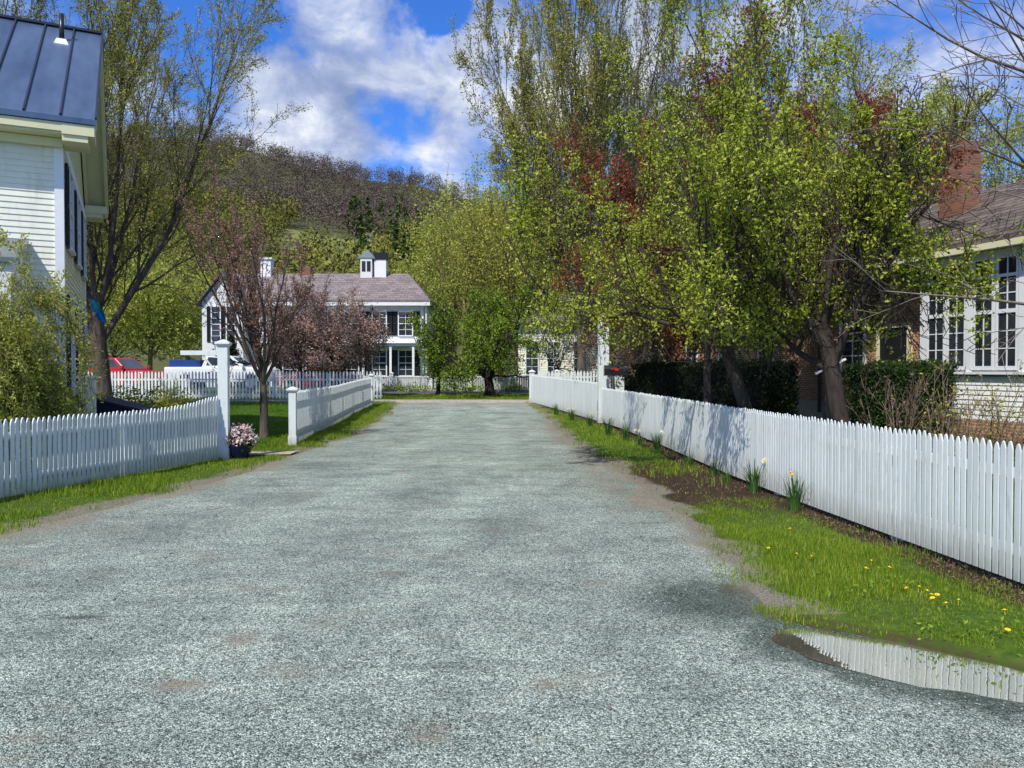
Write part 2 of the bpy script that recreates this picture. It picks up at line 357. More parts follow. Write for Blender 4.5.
# ------------------------------------------------------------------ terrain functions
RE = np.array([(-6,4.6),(2,4.6),(3.2,3.9),(3.8,3.06),(4.2,2.70),(4.6,2.38),(4.9,1.86),(5.15,1.78),(5.5,1.78),(6.5,1.90),(8.2,1.88),(12.3,1.70),(17.6,1.42),(27.4,1.15),(33,.75),(36,.7)])
LE = np.array([(-6,-9),(2,-7),(5,-5.8),(7.7,-5.1),(9.1,-4.6),(12.3,-4.25),(15,-4.1),(19,-4.0),(27.4,-4.3),(33,-5.0),(36,-5.2)])
RF = np.array([(2.0,3.86),(5.5,3.66),(8.7,3.36),(11.4,3.18),(16,3.05),(20,2.88),(23,2.62),(28,1.75),(32.9,.8)])  # right fence  (y,x)
def redge(y): return np.interp(y, RE[:,0], RE[:,1])
def ledge(y): return np.interp(y, LE[:,0], LE[:,1])
def rfx(y): return np.interp(y, RF[:,0], RF[:,1])
P0 = np.array([1.86, 4.55]); P1 = np.array([4.1, 3.10])
def pud(x, y):
    d = P1-P0; t = np.clip(((x-P0[0])*d[0]+(y-P0[1])*d[1])/(d@d), 0, 1)
    dist = np.hypot(x-(P0[0]+t*d[0]), y-(P0[1]+t*d[1]))
    r = .33+.09*np.sin(np.clip(t*2.2,0,1)*math.pi)+.05*vnoise(x, y, 3.1, 3)+.03*vnoise(x, y, 9, 4)
    return dist/r
def hf(x, y):
    x = np.asarray(x, float); y = np.asarray(y, float)
    base = .018*np.clip(y-22, 0, 45)
    q = pud(x, y)
    base = base-.075*(1-sstep(.15, 1.3, q))
    return base
def H(x, y): return float(hf(x, y))
TP = np.array([(-700,.24),(-300,.27),(0,.295),(120,.305),(200,.302),(240,.292),(290,.277),(350,.255),(430,.234),(520,.205),(700,.17),(1200,.15),(1800,.13)])
def hillz(x, y):
    px = 512+F*x/np.maximum(y, 1)
    T = np.interp(px, TP[:,0], TP[:,1])
    r = np.clip((y-105)/(540-105), 0, 1.0)
    s = r**.95*(1-.18*np.sin(r*math.pi))
    z = 540*T*s+.7
    z = z+5*vnoise(x, y, .012, 5)*r+2*vnoise(x, y, .04, 6)*r
    back = np.clip((y-540)/200, 0, 1); return z*(1-back)
def at(px, py, Y): return ((px-512)/F*Y, Y, CH+(HZ-py)/F*Y)

# ------------------------------------------------------------------ ground, drive, puddle
xs = np.unique(np.concatenate([np.linspace(-900,-60,14), np.linspace(-60,-12,24), np.linspace(-12,0,40), np.linspace(0,5,110), np.linspace(5,14,30), np.linspace(14,60,20), np.linspace(60,900,14)]))
ys = np.unique(np.concatenate([np.linspace(-60,1,12), np.linspace(1,7,130), np.linspace(7,36,110), np.linspace(36,110,40), np.linspace(110,900,14)]))
X, Y = np.meshgrid(xs, ys); Z = hf(X, Y)
re, le = redge(Y), ledge(Y)
ins = np.minimum(sstep(0.0, .35, re-X), sstep(0, .35, X-le))*(Y < 33.2)*(Y > -6)
und = .012*vnoise(X, Y, 1.3, 1)+.006*vnoise(X, Y, 4, 2)
near = (np.abs(X) < 60) & (Y < 110)
Z = Z-.07*ins+np.where(near & (ins <= 0), und+.012, 0)
n = len(xs); idx = np.arange(len(xs)*len(ys)).reshape(len(ys), n)
Fc = np.stack([idx[:-1,:-1], idx[:-1,1:], idx[1:,1:], idx[1:,:-1]], -1).reshape(-1, 4)
g = np_mesh('ground', np.stack([X, Y, Z], -1).reshape(-1, 3), Fc, M['ground'], smooth=True)
dirt = np.zeros_like(X)
fd = rfx(Y)-X                                     # distance left of the right fence
dirt = np.maximum(dirt, (Y < 33)*(fd > -.3)*(1-sstep(.12, .42, fd+.08*vnoise(X, Y, 2, 8))))
dirt = np.maximum(dirt, .95*np.exp(-(((Y-10.8)/2.6)**2))*(X > re+.1)*(X < rfx(Y)+.3)*sstep(0,.3,1.0+.5*vnoise(X,Y,1.4,9)))
dirt = np.maximum(dirt, .5*(1-sstep(.02, .35, X-re))*(X > re-.5)*(Y < 33))
dirt = np.maximum(dirt, .5*(1-sstep(.02, .40, le-X))*(X < le+.5)*(Y < 33))
dirt = np.maximum(dirt, .8*np.exp(-((Y-14.6)/.55)**2)*(X < -3.8)*(X > -7))
sand = np.maximum((1-sstep(.0, .42, X-re+.22*vnoise(X, Y, 2.3, 41)))*(X > re-.6), (1-sstep(.0, .5, le-X+.3*vnoise(X, Y, 1.6, 42)))*(X < le+.6))*(Y < 33.2)*(1-.8*(Y < 5)*(X > 1.7)); fattr(g, 'sand', sand.ravel())
fattr(g, 'dirt', dirt.ravel()); tag(g, kind='structure')

vy = np.unique(np.concatenate([np.linspace(-5, 1.5, 14), np.linspace(1.5, 6.5, 140), np.linspace(6.5, 33.1, 150)]))
uu = np.unique(np.concatenate([np.linspace(0, .5, 30), np.linspace(.5, 1, 120)]))
U, VY = np.meshgrid(uu, vy)
jl = .16*vnoise(VY*0, VY, 1.1, 11)+.08*vnoise(VY*0, VY, 3.7, 12); jr = .10*vnoise(VY*0, VY, 1.3, 13)+.06*vnoise(VY*0, VY, 4.3, 14)
XL = ledge(VY)-.05+jl; XR = redge(VY)+.06+jr*(VY > 5.2)
DX = XL+(XR-XL)*U
q = pud(DX, VY)
DZ = hf(DX, VY)+.004+.016*vnoise(DX, VY, .9, 15)*(1-np.exp(-(q/1.6)**2))+.006*vnoise(DX, VY, 3, 16)
edge = np.minimum(DX-XL, XR-DX); DZ = DZ-.03*(1-sstep(0, .18, edge))
# shallow wheel tracks
cx = .5*(ledge(VY)+redge(VY))+.1
trk = 0*DX
for s_ in (-.85, .85): trk = np.maximum(trk, np.exp(-((DX-cx-s_+.12*vnoise(VY*0, VY, .3, 44))/.34)**2)*sstep(4, 11, VY))
for s_ in (-.85, .85): DZ = DZ-.012*np.exp(-((DX-cx-s_)/.3)**2)*sstep(8, 14, VY)
n = len(uu); idx = np.arange(n*len(vy)).reshape(len(vy), n)
Fc = np.stack([idx[:-1,:-1], idx[:-1,1:], idx[1:,1:], idx[1:,:-1]], -1).reshape(-1, 4)
dr = np_mesh('gravel_driveway', np.stack([DX, VY, DZ], -1).reshape(-1, 3), Fc, M['gravel'], smooth=True)
dd = np.maximum(.85*(1-sstep(.0, .75, XR-DX+.3*vnoise(DX,VY,1.2,17)+.15*vnoise(DX,VY,4,19)))*(VY > 4.9), .75*(1-sstep(.0, .9, DX-XL+.3*vnoise(DX,VY,.8,18))))
dd = np.maximum(dd, .55*np.exp(-((DX-1.35)/.55)**2-((VY-12)/5.5)**2)); dd = np.maximum(dd, .5*np.exp(-((VY-31.5)/2.2)**2))
def patch(cx_, cy_, rx, ry, a): return a*np.exp(-((DX-cx_)/rx)**2-((VY-cy_)/ry)**2)
for px_, py_, rx, ry, a in ((172, 686, .22, .10, .85), (240, 642, .14, .16, .75), (285, 590, .1, .14, .6), (40, 740, .25, .1, .6), (345, 552, .15, .25, .5), (90, 530, .8, .8, .45), (540, 745, .03, .03, .7), (410, 740, .25, .08, .3)):
    yy = F*CH/(py_-HZ); dd = np.maximum(dd, patch((px_-512)/F*yy, yy, rx, ry, a))
fattr(dr, 'track', trk.ravel())
fattr(dr, 'dirt', dd.ravel())
w = np.exp(-((q-1)/.85)**2)*.9*(q > .8)+.9*(q <= .9)
w = np.maximum(w, .85*np.exp(-((DX-1.35)/.60)**2-((VY-5.3)/.85)**2)); w = np.maximum(w, .45*np.exp(-((DX-.95)/.6)**2-((VY-4.7)/.35)**2))
for px_, py_, rx, ry, a in ((78, 619, .22, .05, .95), (570, 605, .5, .06, .35), (640, 700, .5, .07, .4), (350, 560, .4, .08, .35), (330, 655, .3, .05, .35)):
    yy = F*CH/(py_-HZ); w = np.maximum(w, patch((px_-512)/F*yy, yy, rx, ry, a))
fattr(dr, 'wet', w.ravel()); tag(dr, kind='structure')

pw = MB(); nrm = Vector((P1[1]-P0[1], -(P1[0]-P0[0]), 0)).normalized()
a0 = Vector((1.2, 5.0, 0)); 
pw.add([(1.3,4.2,-.030),(3.4,2.2,-.030),(5.0,2.2,-.030),(5.0,3.2,-.030),(2.4,5.2,-.030),(1.3,5.2,-.030)], [(0,1,2,3,4,5)])
# clip the water sheet to the hollow: a fan following the rim
rim = []
for k in range(90):
    ang = 2*math.pi*k/90; c0 = P0+(P1-P0)*(.5+.46*math.cos(ang-math.atan2(*(P1-P0)[::-1])))
    best = 0
    for rr in np.linspace(0, 1.1, 60):
        xx = c0[0]+rr*math.cos(ang); yy = c0[1]+rr*math.sin(ang)
        if float(hf(xx, yy)) > -.008: break
        best = rr
    rim.append((c0[0]+best*math.cos(ang), c0[1]+best*math.sin(ang), -.030))
tl = math.tan(R_(1.9)); rim = [(a_, b_, -.020-tl*((a_-P0[0])*.5+(b_-(P0[1]+(P1[1]-P0[1])*(a_-P0[0])/(P1[0]-P0[0])))*.86)*(1 if True else 0)) for a_, b_, c_ in rim]
pw = MB(); pw.add(rim, [tuple(range(len(rim)))])
o = pw.build('puddle', M['water']); tag(o, kind='structure')

# far street, sidewalk, path
def sheet(name, x0, x1, y0, y1, dz, mat, nx=40, ny=6, jit=0):
    a = np.linspace(x0, x1, nx); b = np.linspace(y0, y1, ny); A, B = np.meshgrid(a, b)
    B2 = B+jit*vnoise(A, B*0, .8, 21)
    Zz = hf(A, B2)+dz; ii = np.arange(nx*ny).reshape(ny, nx)
    Fq = np.stack([ii[:-1,:-1], ii[:-1,1:], ii[1:,1:], ii[1:,:-1]], -1).reshape(-1, 4)
    o = np_mesh(name, np.stack([A, B2, Zz], -1).reshape(-1, 3), Fq, mat); tag(o, kind='structure'); return o
sheet('sidewalk', -30, 30, 33.2, 34.4, .05, M['walk'], jit=.1)
kb = MB(); kb.box(-30, 30, 33.08, 33.2, .1, .30); tag(kb.build('kerb', M['stone']), kind='structure')
sheet('street', -60, 60, 39.9, 43.0, .04, M['asphalt'])
sheet('garden_path', -7.2, -4.15, 14.3, 14.95, .03, M['walk'], 20, 5, .12)

# hills
hx = np.linspace(-420, 520, 90); hy = np.linspace(105, 760, 70); X, Y = np.meshgrid(hx, hy); Z = hillz(X, Y)
ii = np.arange(X.size).reshape(X.shape)
Fq = np.stack([ii[:-1,:-1], ii[:-1,1:], ii[1:,1:], ii[1:,:-1]], -1).reshape(-1, 4)
pxg = 512+F*X/Y
fm = np.stack([X, Y, Z], -1).reshape(-1, 3)
c_ = fm[Fq].mean(1); pc = 512+F*c_[:,0]/c_[:,1]; mi = ((pc > 285) & (pc < 385) & (c_[:,1] > 185) & (c_[:,1] < 262)).astype(int)
o = np_mesh('hill', fm, Fq, None, smooth=True, mi=mi, mats=[M['hill'], M['meadow']]); tag(o, kind='structure')

def woods(name, mat, pts, rad, hgt, K, tri, seed, cone=False):
    r = np.random.default_rng(seed); n = len(pts)
    C = np.repeat(pts, K, 0); R = np.repeat(rad, K)[:,None]; Hh = np.repeat(hgt, K)[:,None]
    d = r.normal(size=(n*K, 3)); d /= np.linalg.norm(d, axis=1)[:,None]
    rr = r.random((n*K, 1))**.4
    if cone:
        t = r.random((n*K, 1)); P = C+np.concatenate([d[:,:2]*R*(1-t)*.9, Hh*(.1+.9*t)], 1)
    else: P = C+np.concatenate([d[:,:2]*rr*R, Hh*.55+d[:,2:]*rr*Hh*.45], 1)
    a = r.normal(size=(n*K, 3)); b = r.normal(size=(n*K, 3)); c = -(a+b)
    s = tri*(.5+r.random((n*K, 1)))
    nn = lambda q: q/np.linalg.norm(q, axis=1)[:,None]
    V = np.stack([P+nn(a)*s, P+nn(b)*s, P+nn(c)*s], 1).reshape(-1, 3)
    o = np_mesh(name, V, np.arange(len(V)).reshape(-1, 3), mat); tag(o, kind='stuff'); return o
r = np.random.default_rng(3)
def hillpts(n, px0, px1, y0, y1, cond=None):
    px = r.uniform(px0, px1, n); y = np.sqrt(r.uniform(y0**2, y1**2, n)); x = (px-512)/F*y
    keep = ~((px > 285) & (px < 385) & (y > 190) & (y < 260))
    if cond is not None: keep &= cond(px, y)
    px, x, y = px[keep], x[keep], y[keep]; return np.stack([x, y, hillz(x, y)], -1)
P = hillpts(2600, -60, 620, 250, 560, lambda p, y: (p > 245) | (y > 330))
woods('hillside_bare_woods', M['w_brown'], P, r.uniform(3, 5.5, len(P)), r.uniform(9, 14, len(P)), 170, .38, 31)
P = hillpts(1500, -60, 620, 108, 340, lambda p, y: (y < 190) | (p < 300) | (p > 370)*(y < 240))
woods('hillside_budding_woods', M['w_yellow'], P, r.uniform(2.5, 5, len(P)), r.uniform(7, 12, len(P)), 190, .36, 32)
P = hillpts(130, 350, 450, 150, 380, lambda p, y: vnoise(p, y, .03, 5) > -.2)
woods('hillside_evergreen_woods', M['w_green'], P, r.uniform(2, 3.2, len(P)), r.uniform(10, 15, len(P)), 90, .7, 33, True)

# ------------------------------------------------------------------ trees
def rnd_perp(d, rr):
    v = Vector((rr.gauss(0,1), rr.gauss(0,1), rr.gauss(0,1))); v = v-d*v.dot(d)
    return v.normalized() if v.length > 1e-6 else Vector((1,0,0))
def grow(out, p, d, Ln, r, lev, P, rr):
    """P = per level dict list: n children, ratio, angle, wiggle, tropism, segs"""
    q = P[lev]; ns = q['seg']; pts = [p.copy()]; rad = [r]; dirs = [d.copy()]; st = Ln/ns
    for i in range(ns):
        d = (d+rnd_perp(d, rr)*q['wig']*rr.random()+Vector((0,0,1))*q['trop']).normalized()
        p = p+d*st; pts.append(p.copy()); dirs.append(d.copy()); rad.append(r*(1-(i+1)/ns*q.get('taper', .8)))
    out.append((pts, rad, lev))
    if lev+1 >= len(P): return
    nc = P[lev+1]; k = max(1, int(round(q['n']*(.8+.4*rr.random())))); az = rr.random()*6.28
    for j in range(k):
        t = q['t0']+(1-q['t0'])*((j+rr.random()*.8)/k); f = t*ns; i = min(int(f), ns-1); fr = f-i
        pp = pts[i].lerp(pts[i+1], fr); dd = dirs[i+1]; az += 2.4+rr.uniform(-.4,.4)
        u = dd.cross(Vector((0,0,1)) if abs(dd.z) < .95 else Vector((1,0,0))).normalized(); v = u.cross(dd)
        side = u*math.cos(az)+v*math.sin(az)
        an = q['ang']*(.75+.5*rr.random()); cd = (dd*math.cos(an)+side*math.sin(an)).normalized()
        rl = rad[i]+(rad[i+1]-rad[i])*fr
        grow(out, pp, cd, Ln*q['ratio']*(1-q.get('short', .45)*t)*(.75+.5*rr.random()), max(rl*q.get('rr', .6), P[-1].get('rmin', .004)), lev+1, P, rr)
def tubes(polys, rmin):
    V = []; Fs = []; base = 0
    for pts, rad, lev in polys:
        k = len(pts); s = 8 if lev == 0 else 6 if lev == 1 else 4 if lev == 2 else 3
        A = np.array([tuple(p) for p in pts]); Rr = np.maximum(np.array(rad), rmin)
        D = np.gradient(A, axis=0); D /= np.linalg.norm(D, axis=1)[:,None]+1e-9
        up = np.array([.31,.17,.93]) if abs(D[0,2]) < .85 else np.array([.93,.21,.1])
        a = np.cross(D, up); a /= np.linalg.norm(a, axis=1)[:,None]+1e-9; c = np.cross(a, D)
        th = np.arange(s)*2*math.pi/s
        ring = A[:,None,:]+(a[:,None,:]*np.cos(th)[None,:,None]+c[:,None,:]*np.sin(th)[None,:,None])*Rr[:,None,None]
        V.append(ring.reshape(-1, 3)); ii = np.arange(k*s).reshape(k, s)+base
        Fs.append(np.stack([ii[:-1], ii[1:], np.roll(ii, -1, 1)[1:], np.roll(ii, -1, 1)[:-1]], -1).reshape(-1, 4)); base += k*s
    return np.concatenate(V), np.concatenate(Fs)
def leafmesh(P, size, seed, asp=.55, droop=0, cluster=1, spread=.05, fold=True):
    r = np.random.default_rng(seed); P = np.repeat(P, cluster, 0); P = P+r.normal(size=P.shape)*spread
    n = len(P); a = r.normal(size=(n, 3)); a[:,2] += .15-droop; a /= np.linalg.norm(a, axis=1)[:,None]
    b = np.cross(a, r.normal(size=(n, 3))); b /= np.linalg.norm(b, axis=1)[:,None]
    c = np.cross(a, b)
    s = size*(.55+.8*r.random((n, 1)))
    w = b*s*asp*.5
    V = np.stack([P, P+a*s*.5+w+c*s*.12, P+a*s, P+a*s*.5-w+c*s*.12], 1).reshape(-1, 3)
    return V, np.arange(n*4).reshape(-1, 4)
def tree(name, label, cat, px, Yd, Ht, Rc, P, r0, trunk_l, bark, leaf, seed, nleaf=6, lsize=.05, cluster=2, lspread=.06,
         group=None, lean=(0,0), loc=None, rmin=.004, leaflev=2, scaleto=True, droop=0, asp=.55, zoff=0, zmin=0, keep=1):
    rr = random.Random(seed); out = []
    grow(out, Vector((0,0,-.1)), Vector((lean[0]*.3, lean[1]*.3, 1)).normalized(), trunk_l, r0, 0, P, rr)
    A = np.concatenate([np.array([tuple(q) for q in o[0]]) for o in out])
    if scaleto:
        top = A[:,2].max(); rad = np.percentile(np.hypot(A[:,0], A[:,1]), 97)
        sz = Ht/top; sx = Rc/rad
        out = [([Vector((p.x*sx+lean[0]*max(p.z,0)/top, p.y*sx+lean[1]*max(p.z,0)/top, p.z*sz)) for p in pts], rad_, lev) for pts, rad_, lev in out]
    if zmin: out = [q for q in out if q[2] < 2 or min(p.z for p in q[0]) > zmin-.35]
    V, Fq = tubes(out, rmin)
    # root flare
    fl = np.exp(-np.clip(V[:,2], 0, 9)/.18)*.35
    m_ = (np.hypot(V[:,0], V[:,1]) < r0*2.2) & (V[:,2] < .8)
    V[m_,:2] *= (1+fl[m_,None])
    x = (px-512)/F*Yd if loc is None else loc[0]; y = Yd if loc is None else loc[1]
    o = thing(name, label, cat, (x, y, H(x, y)+zoff), 0, group)
    np_mesh('trunk', V, Fq, bark, o, smooth=True)
    if nleaf > 0:
        L_ = []; r = np.random.default_rng(seed+5)
        for pts, rad_, lev in out:
            if lev < leaflev: continue
            k = nleaf if lev == len(P)-1 else nleaf+2
            A = np.array([tuple(q) for q in pts]); t = r.random(k)**.7*(len(pts)-1.001); i = t.astype(int); f = (t-i)[:,None]
            L_.append(A[i]*(1-f)+A[i+1]*f)
        L_ = np.concatenate(L_); kp = (L_[:,2] > zmin+.5*vnoise(L_[:,0], L_[:,1], .9, seed)) & (vnoise(L_[:,0]+L_[:,2]*.7, L_[:,1]-L_[:,2]*.6, 1.7, seed) > 1.0-2*keep-1.1*(r.random(len(L_))-.5)) if (zmin or keep < 1) else np.ones(len(L_), bool)
        L_ = L_[kp]
        V, Fq = leafmesh(L_, lsize, seed+9, asp, droop, cluster, lspread)
        np_mesh('crown', V, Fq, leaf, o)
    return o
def lv(n, ratio, ang, wig, trop, seg, t0=.25, **k): return dict(n=n, ratio=ratio, ang=R_(ang), wig=wig, trop=trop, seg=seg, t0=t0, **k)

VASE = [lv(10, 2.6, 36, .12, 0, 5, .5, short=0, rr=.46, taper=.35), lv(15, .52, 34, .2, .03, 10, .08, rr=.5), lv(9, .45, 30, .25, .045, 7, .12, rr=.6), lv(6, .5, 28, .3, .03, 5, .12, rr=.7), lv(0, .5, 30, .3, .02, 3)]
VASE_S = [VASE[0], lv(11, .50, 32, .22, .05, 9, .15, rr=.55), lv(8, .45, 32, .25, .04, 6, .2, rr=.6), lv(0, .5, 30, .3, .03, 4)]
ROUND = [lv(9, 1.7, 56, .16, 0, 4, .5, short=.1, rr=.55, taper=.35), lv(10, .55, 45, .35, .02, 7, .12, rr=.55), lv(9, .5, 45, .4, .02, 5, .15, rr=.6), lv(5, .5, 45, .4, .02, 4, .15, rr=.7), lv(0, .5, 40, .4, 0, 3)]
ROUND_S = [ROUND[0], lv(9, .55, 45, .35, .03, 6, .15, rr=.55), lv(7, .5, 45, .4, .02, 4, .15, rr=.6), lv(0, .5, 45, .4, .02, 3)]
OPEN = [lv(9, 2.2, 56, .18, 0, 4, .55, short=.05, rr=.6, taper=.3), lv(11, .5, 42, .30, .035, 9, .12, rr=.55), lv(9, .48, 42, .35, .03, 6, .12, rr=.6), lv(5, .5, 40, .4, .04, 4, .15, rr=.7), lv(0, .5, 35, .3, .02, 3)]

CRAB = [lv(7, 1.8, 64, .2, 0, 4, .68, short=.05, rr=.5, taper=.25), lv(10, .52, 48, .42, .045, 10, .10, rr=.55), lv(8, .5, 48, .5, .02, 6, .12, rr=.6), lv(7, .5, 48, .5, .02, 4, .12, rr=.7), lv(0, .5, 40, .45, .02, 3)]
# big vase trees
tree('maple_tree', 'tall budding tree with fanning limbs behind the blue metal roofed house', 'tree', 104, 27, 19, 6.6, VASE, .32, 3.2, M['barkmid'], M['lf_bud'], 11, nleaf=8, lsize=.075, cluster=2, lspread=.07, leaflev=3, rmin=.007)
tree('maple_tree', 'tall nearly bare tree with upswept limbs left of the tall white post', 'tree', 582, 38, 25, 6.0, VASE, .26, 4.0, M['barkgrey'], M['lf_bud'], 12, nleaf=9, lsize=.11, cluster=1, lspread=.08, leaflev=3, rmin=.010)
tree('maple_tree', 'second tall thin budding tree rising behind the green crab apples', 'tree', 655, 44, 26, 6.0, VASE_S, .25, 5.0, M['barkgrey'], M['lf_yellow'], 13, nleaf=8, lsize=.13, cluster=1, lspread=.1, leaflev=2, rmin=.010)
# front right row
tree('crab_apple_tree', 'nearest spreading green crab apple beside the boxwood hedge', 'tree', 855, 11.5, 6.4, 2.5, CRAB, .145, 1.7, M['bark'], M['lf_bright'], 22, nleaf=2, lsize=.058, cluster=5, lspread=.035, leaflev=3, rmin=.005, lean=(-1.0, -.5), zmin=1.8, keep=.42)
tree('crab_apple_tree', 'middle crab apple with the fullest bright green crown over the picket fence', 'tree', 763, 12.6, 9.4, 3.5, CRAB, .12, 1.9, M['bark'], M['lf_bright'], 36, nleaf=3, lsize=.060, cluster=5, lspread=.05, leaflev=3, rmin=.0055, lean=(-.95, -.7), zmin=2.0, keep=.50)
tree('crab_apple_tree', 'farthest slim crab apple, behind the fence beside the mailbox', 'tree', 712, 16.2, 9.8, 3.9, CRAB, .09, 1.9, M['bark'], M['lf_bright'], 24, nleaf=3, lsize=.072, cluster=5, lspread=.06, leaflev=3, rmin=.006, lean=(-.4, 0), zmin=2.3, keep=.40)
tree('copper_beech_tree', 'dark red leaved tree behind the green crab apples', 'tree', 738, 22.0, 11.0, 4.6, ROUND, .16, 2.2, M['barkdark'], M['lf_red'], 25, nleaf=6, lsize=.10, cluster=4, lspread=.12, leaflev=3, rmin=.006)
tree('locust_tree', 'pale yellow green tree rising behind the brick chimney', 'tree', 985, 36, 18, 5.6, ROUND_S, .22, 4, M['barkgrey'], M['lf_yellow'], 26, nleaf=9, lsize=.16, cluster=2, lspread=.16, leaflev=2, rmin=.008)
tree('ash_tree', 'tall thin leafed tree behind the brick house roof', 'tree', 840, 30, 18.5, 5.4, VASE, .22, 4, M['barkgrey'], M['lf_yellow'], 27, nleaf=4, lsize=.11, cluster=2, lspread=.12, leaflev=2, rmin=.008)
tree('hawthorn_tree', 'brown twiggy tree with reddish buds behind the mailbox', 'tree', 668, 24.5, 6.2, 3.2, ROUND, .10, 1.2, M['barktan'], M['dry'], 28, nleaf=3, lsize=.07, cluster=2, lspread=.06, leaflev=3, rmin=.005)
# left yard
tree('redbud_tree', 'small slender tree with red brown buds on the lawn by the flower pot', 'tree', 264, 17.8, 6.1, 1.8, [lv(8, 2.4, 40, .12, 0, 4, .75, short=0, rr=.6, taper=.25), lv(9, .45, 36, .2, .05, 8, .12, rr=.5), lv(7, .45, 35, .3, .04, 5, .15, rr=.6), lv(4, .5, 35, .3, .02, 4, .15, rr=.7), lv(0, .5, 35, .3, .02, 3)], .10, 1.35, M['barkmid'], M['lf_budred'], 41, nleaf=3, lsize=.042, cluster=2, lspread=.02, leaflev=3, rmin=.0045)
for i, (px, Yd, hh, rc, lab) in enumerate(((300, 37.5, 5.6, 2.3, 'left round pink brown plum tree behind the street fence'), (324, 38.5, 5.6, 2.2, 'middle pink brown plum tree behind the street fence'), (346, 36.8, 6.1, 2.1, 'rightmost pink brown plum tree behind the street fence'))):
    tree('plum_tree', lab, 'tree', px, Yd, hh, rc, ROUND, .10, 1.5, M['barkmid'], M['lf_plum'], 51+i, nleaf=3, lsize=.10, cluster=2, lspread=.12, keep=.6, zmin=1.4, leaflev=3, rmin=.009, group='plum trees along the street')
# across the street
tree('apple_tree', 'broad fresh green apple tree with forked dark trunk on the far grass strip', 'tree', 490, 38.6, 5.9, 3.6, [lv(6, 2.2, 55, .2, 0, 3, .4, short=0, rr=.65, taper=.3)]+ROUND[1:], .26, 1.1, M['barkdark'], M['lf_apple'], 61, nleaf=2, lsize=.13, cluster=3, lspread=.12, leaflev=3, rmin=.012, keep=.6, zmin=1.0)
tree('apple_tree', 'small leaning green tree at the right corner of the white farmhouse', 'tree', 438, 39.4, 4.0, 1.2, ROUND_S, .11, 1.2, M['barkdark'], M['lf_apple'], 62, nleaf=4, lsize=.12, cluster=2, lspread=.14, leaflev=2, rmin=.009)
bg = [(465, 58, 17, 4.6, 'yellow', 'pale yellow green tree rising directly behind the apple tree'), (520, 52, 15, 4.5, 'bud', 'olive budding tree between the apple tree and the white post'), (448, 72, 21, 4.5, 'yellow', 'yellow green tree standing right of the white farmhouse roof'),
      (500, 78, 26, 6, 'yellow', 'tallest pale yellow tree beyond the end of the drive'), (402, 88, 15, 5, 'yellow', 'rounded yellow green tree above the farmhouse ridge'), (552, 66, 18, 5, 'bud', 'budding tree behind the cream house at the end of the drive'),
      (150, 62, 10.5, 4.5, 'yellow', 'bright yellow green tree behind the red cars'), (188, 74, 12.5, 4.5, 'yellow', 'yellow green tree left of the white farmhouse'), (112, 80, 14, 5, 'bud', 'olive tree seen through the limbs of the tall left tree'),
      (215, 96, 17, 5.5, 'bud', 'olive tree above the farmhouse left chimney'), (270, 100, 16, 6, 'bud', 'wide olive tree behind the farmhouse ridge'), (330, 104, 14, 5.5, 'yellow', 'yellow tree behind the farmhouse cupola'), (610, 48, 11, 4, 'yellow', 'low yellow green tree behind the tall white post')]
for i, (px, Yd, hh, rc, kd, lab) in enumerate(bg):
    tree('budding_tree', lab, 'tree', px, Yd, hh, rc, ROUND_S if kd == 'yellow' else VASE_S, .22, hh*.22, M['barkyellow'] if kd == 'yellow' else M['bark'], M['lf_'+kd], 71+i, nleaf=8 if kd == 'yellow' else 6, lsize=.26 if Yd > 60 else .19, cluster=2, lspread=.32, leaflev=2, rmin=.012, group='budding trees beyond the street')
tree('blossom_tree', 'small tree with white blossom in front of the cream house', 'tree', 556, 45, 5, 2.4, ROUND_S, .1, 1.4, M['barkdark'], M['lf_white'], 95, nleaf=3, lsize=.12, cluster=1, lspread=.12, leaflev=2, rmin=.008)

# bare tree off the right edge whose long pale branches reach into the picture
def branch_tree():
    rr = random.Random(5); out = []
    base = (9.4, 10.6); o = thing('bare_tree', 'bare pale branched tree reaching in from the right over the brick house', 'tree', (base[0], base[1], H(*base)))
    pts = [Vector((0,0,-.1)), Vector((.03,.02,1.4)), Vector((-.05,0,2.8)), Vector((-.1,.05,4.4)), Vector((-.05,0,6.2)), Vector((0,0,8))]
    out.append((pts, [.17,.14,.12,.10,.07,.03], 0))
    PP = [lv(9, .35, 34, .12, .02, 9, .2, rr=.5, taper=.85), lv(4, .5, 30, .2, .03, 5, .2, rr=.7), lv(0, .5, 30, .2, 0, 3, rmin=.004)]
    for px, py, yy, z0 in ((905, 70, 8.6, 3.3), (930, 20, 9, 4.6), (860, 150, 9.4, 2.7), (890, 300, 9.5, 2.2), (960, 120, 8.2, 3.4), (985, 40, 8.6, 4.9), (880, -20, 9.5, 5.0), (1000, 240, 9, 2.4)):
        tgt = Vector(at(px, py, yy))-Vector((base[0], base[1], 0)); st = Vector((-.03, 0, z0))
        v = tgt-st; d = (v.normalized()+Vector((0,0,-.05))).normalized()
        grow(out, st, d, v.length, .042, 0, PP, rr)
    out = [(p, r_, max(l, 1) if i else 0) for i, (p, r_, l) in enumerate(out)]
    V, Fq = tubes(out, .004); np_mesh('trunk', V, Fq, M['barkpale'], o, smooth=True)
    L_ = np.array([tuple(p) for pts, r_, l in out if l >= 2 for p in pts[2:]])
    V, Fq = leafmesh(L_[::3], .03, 3, .5, 0, 1, .015); np_mesh('crown', V, Fq, M['lf_bud'], o)
branch_tree()

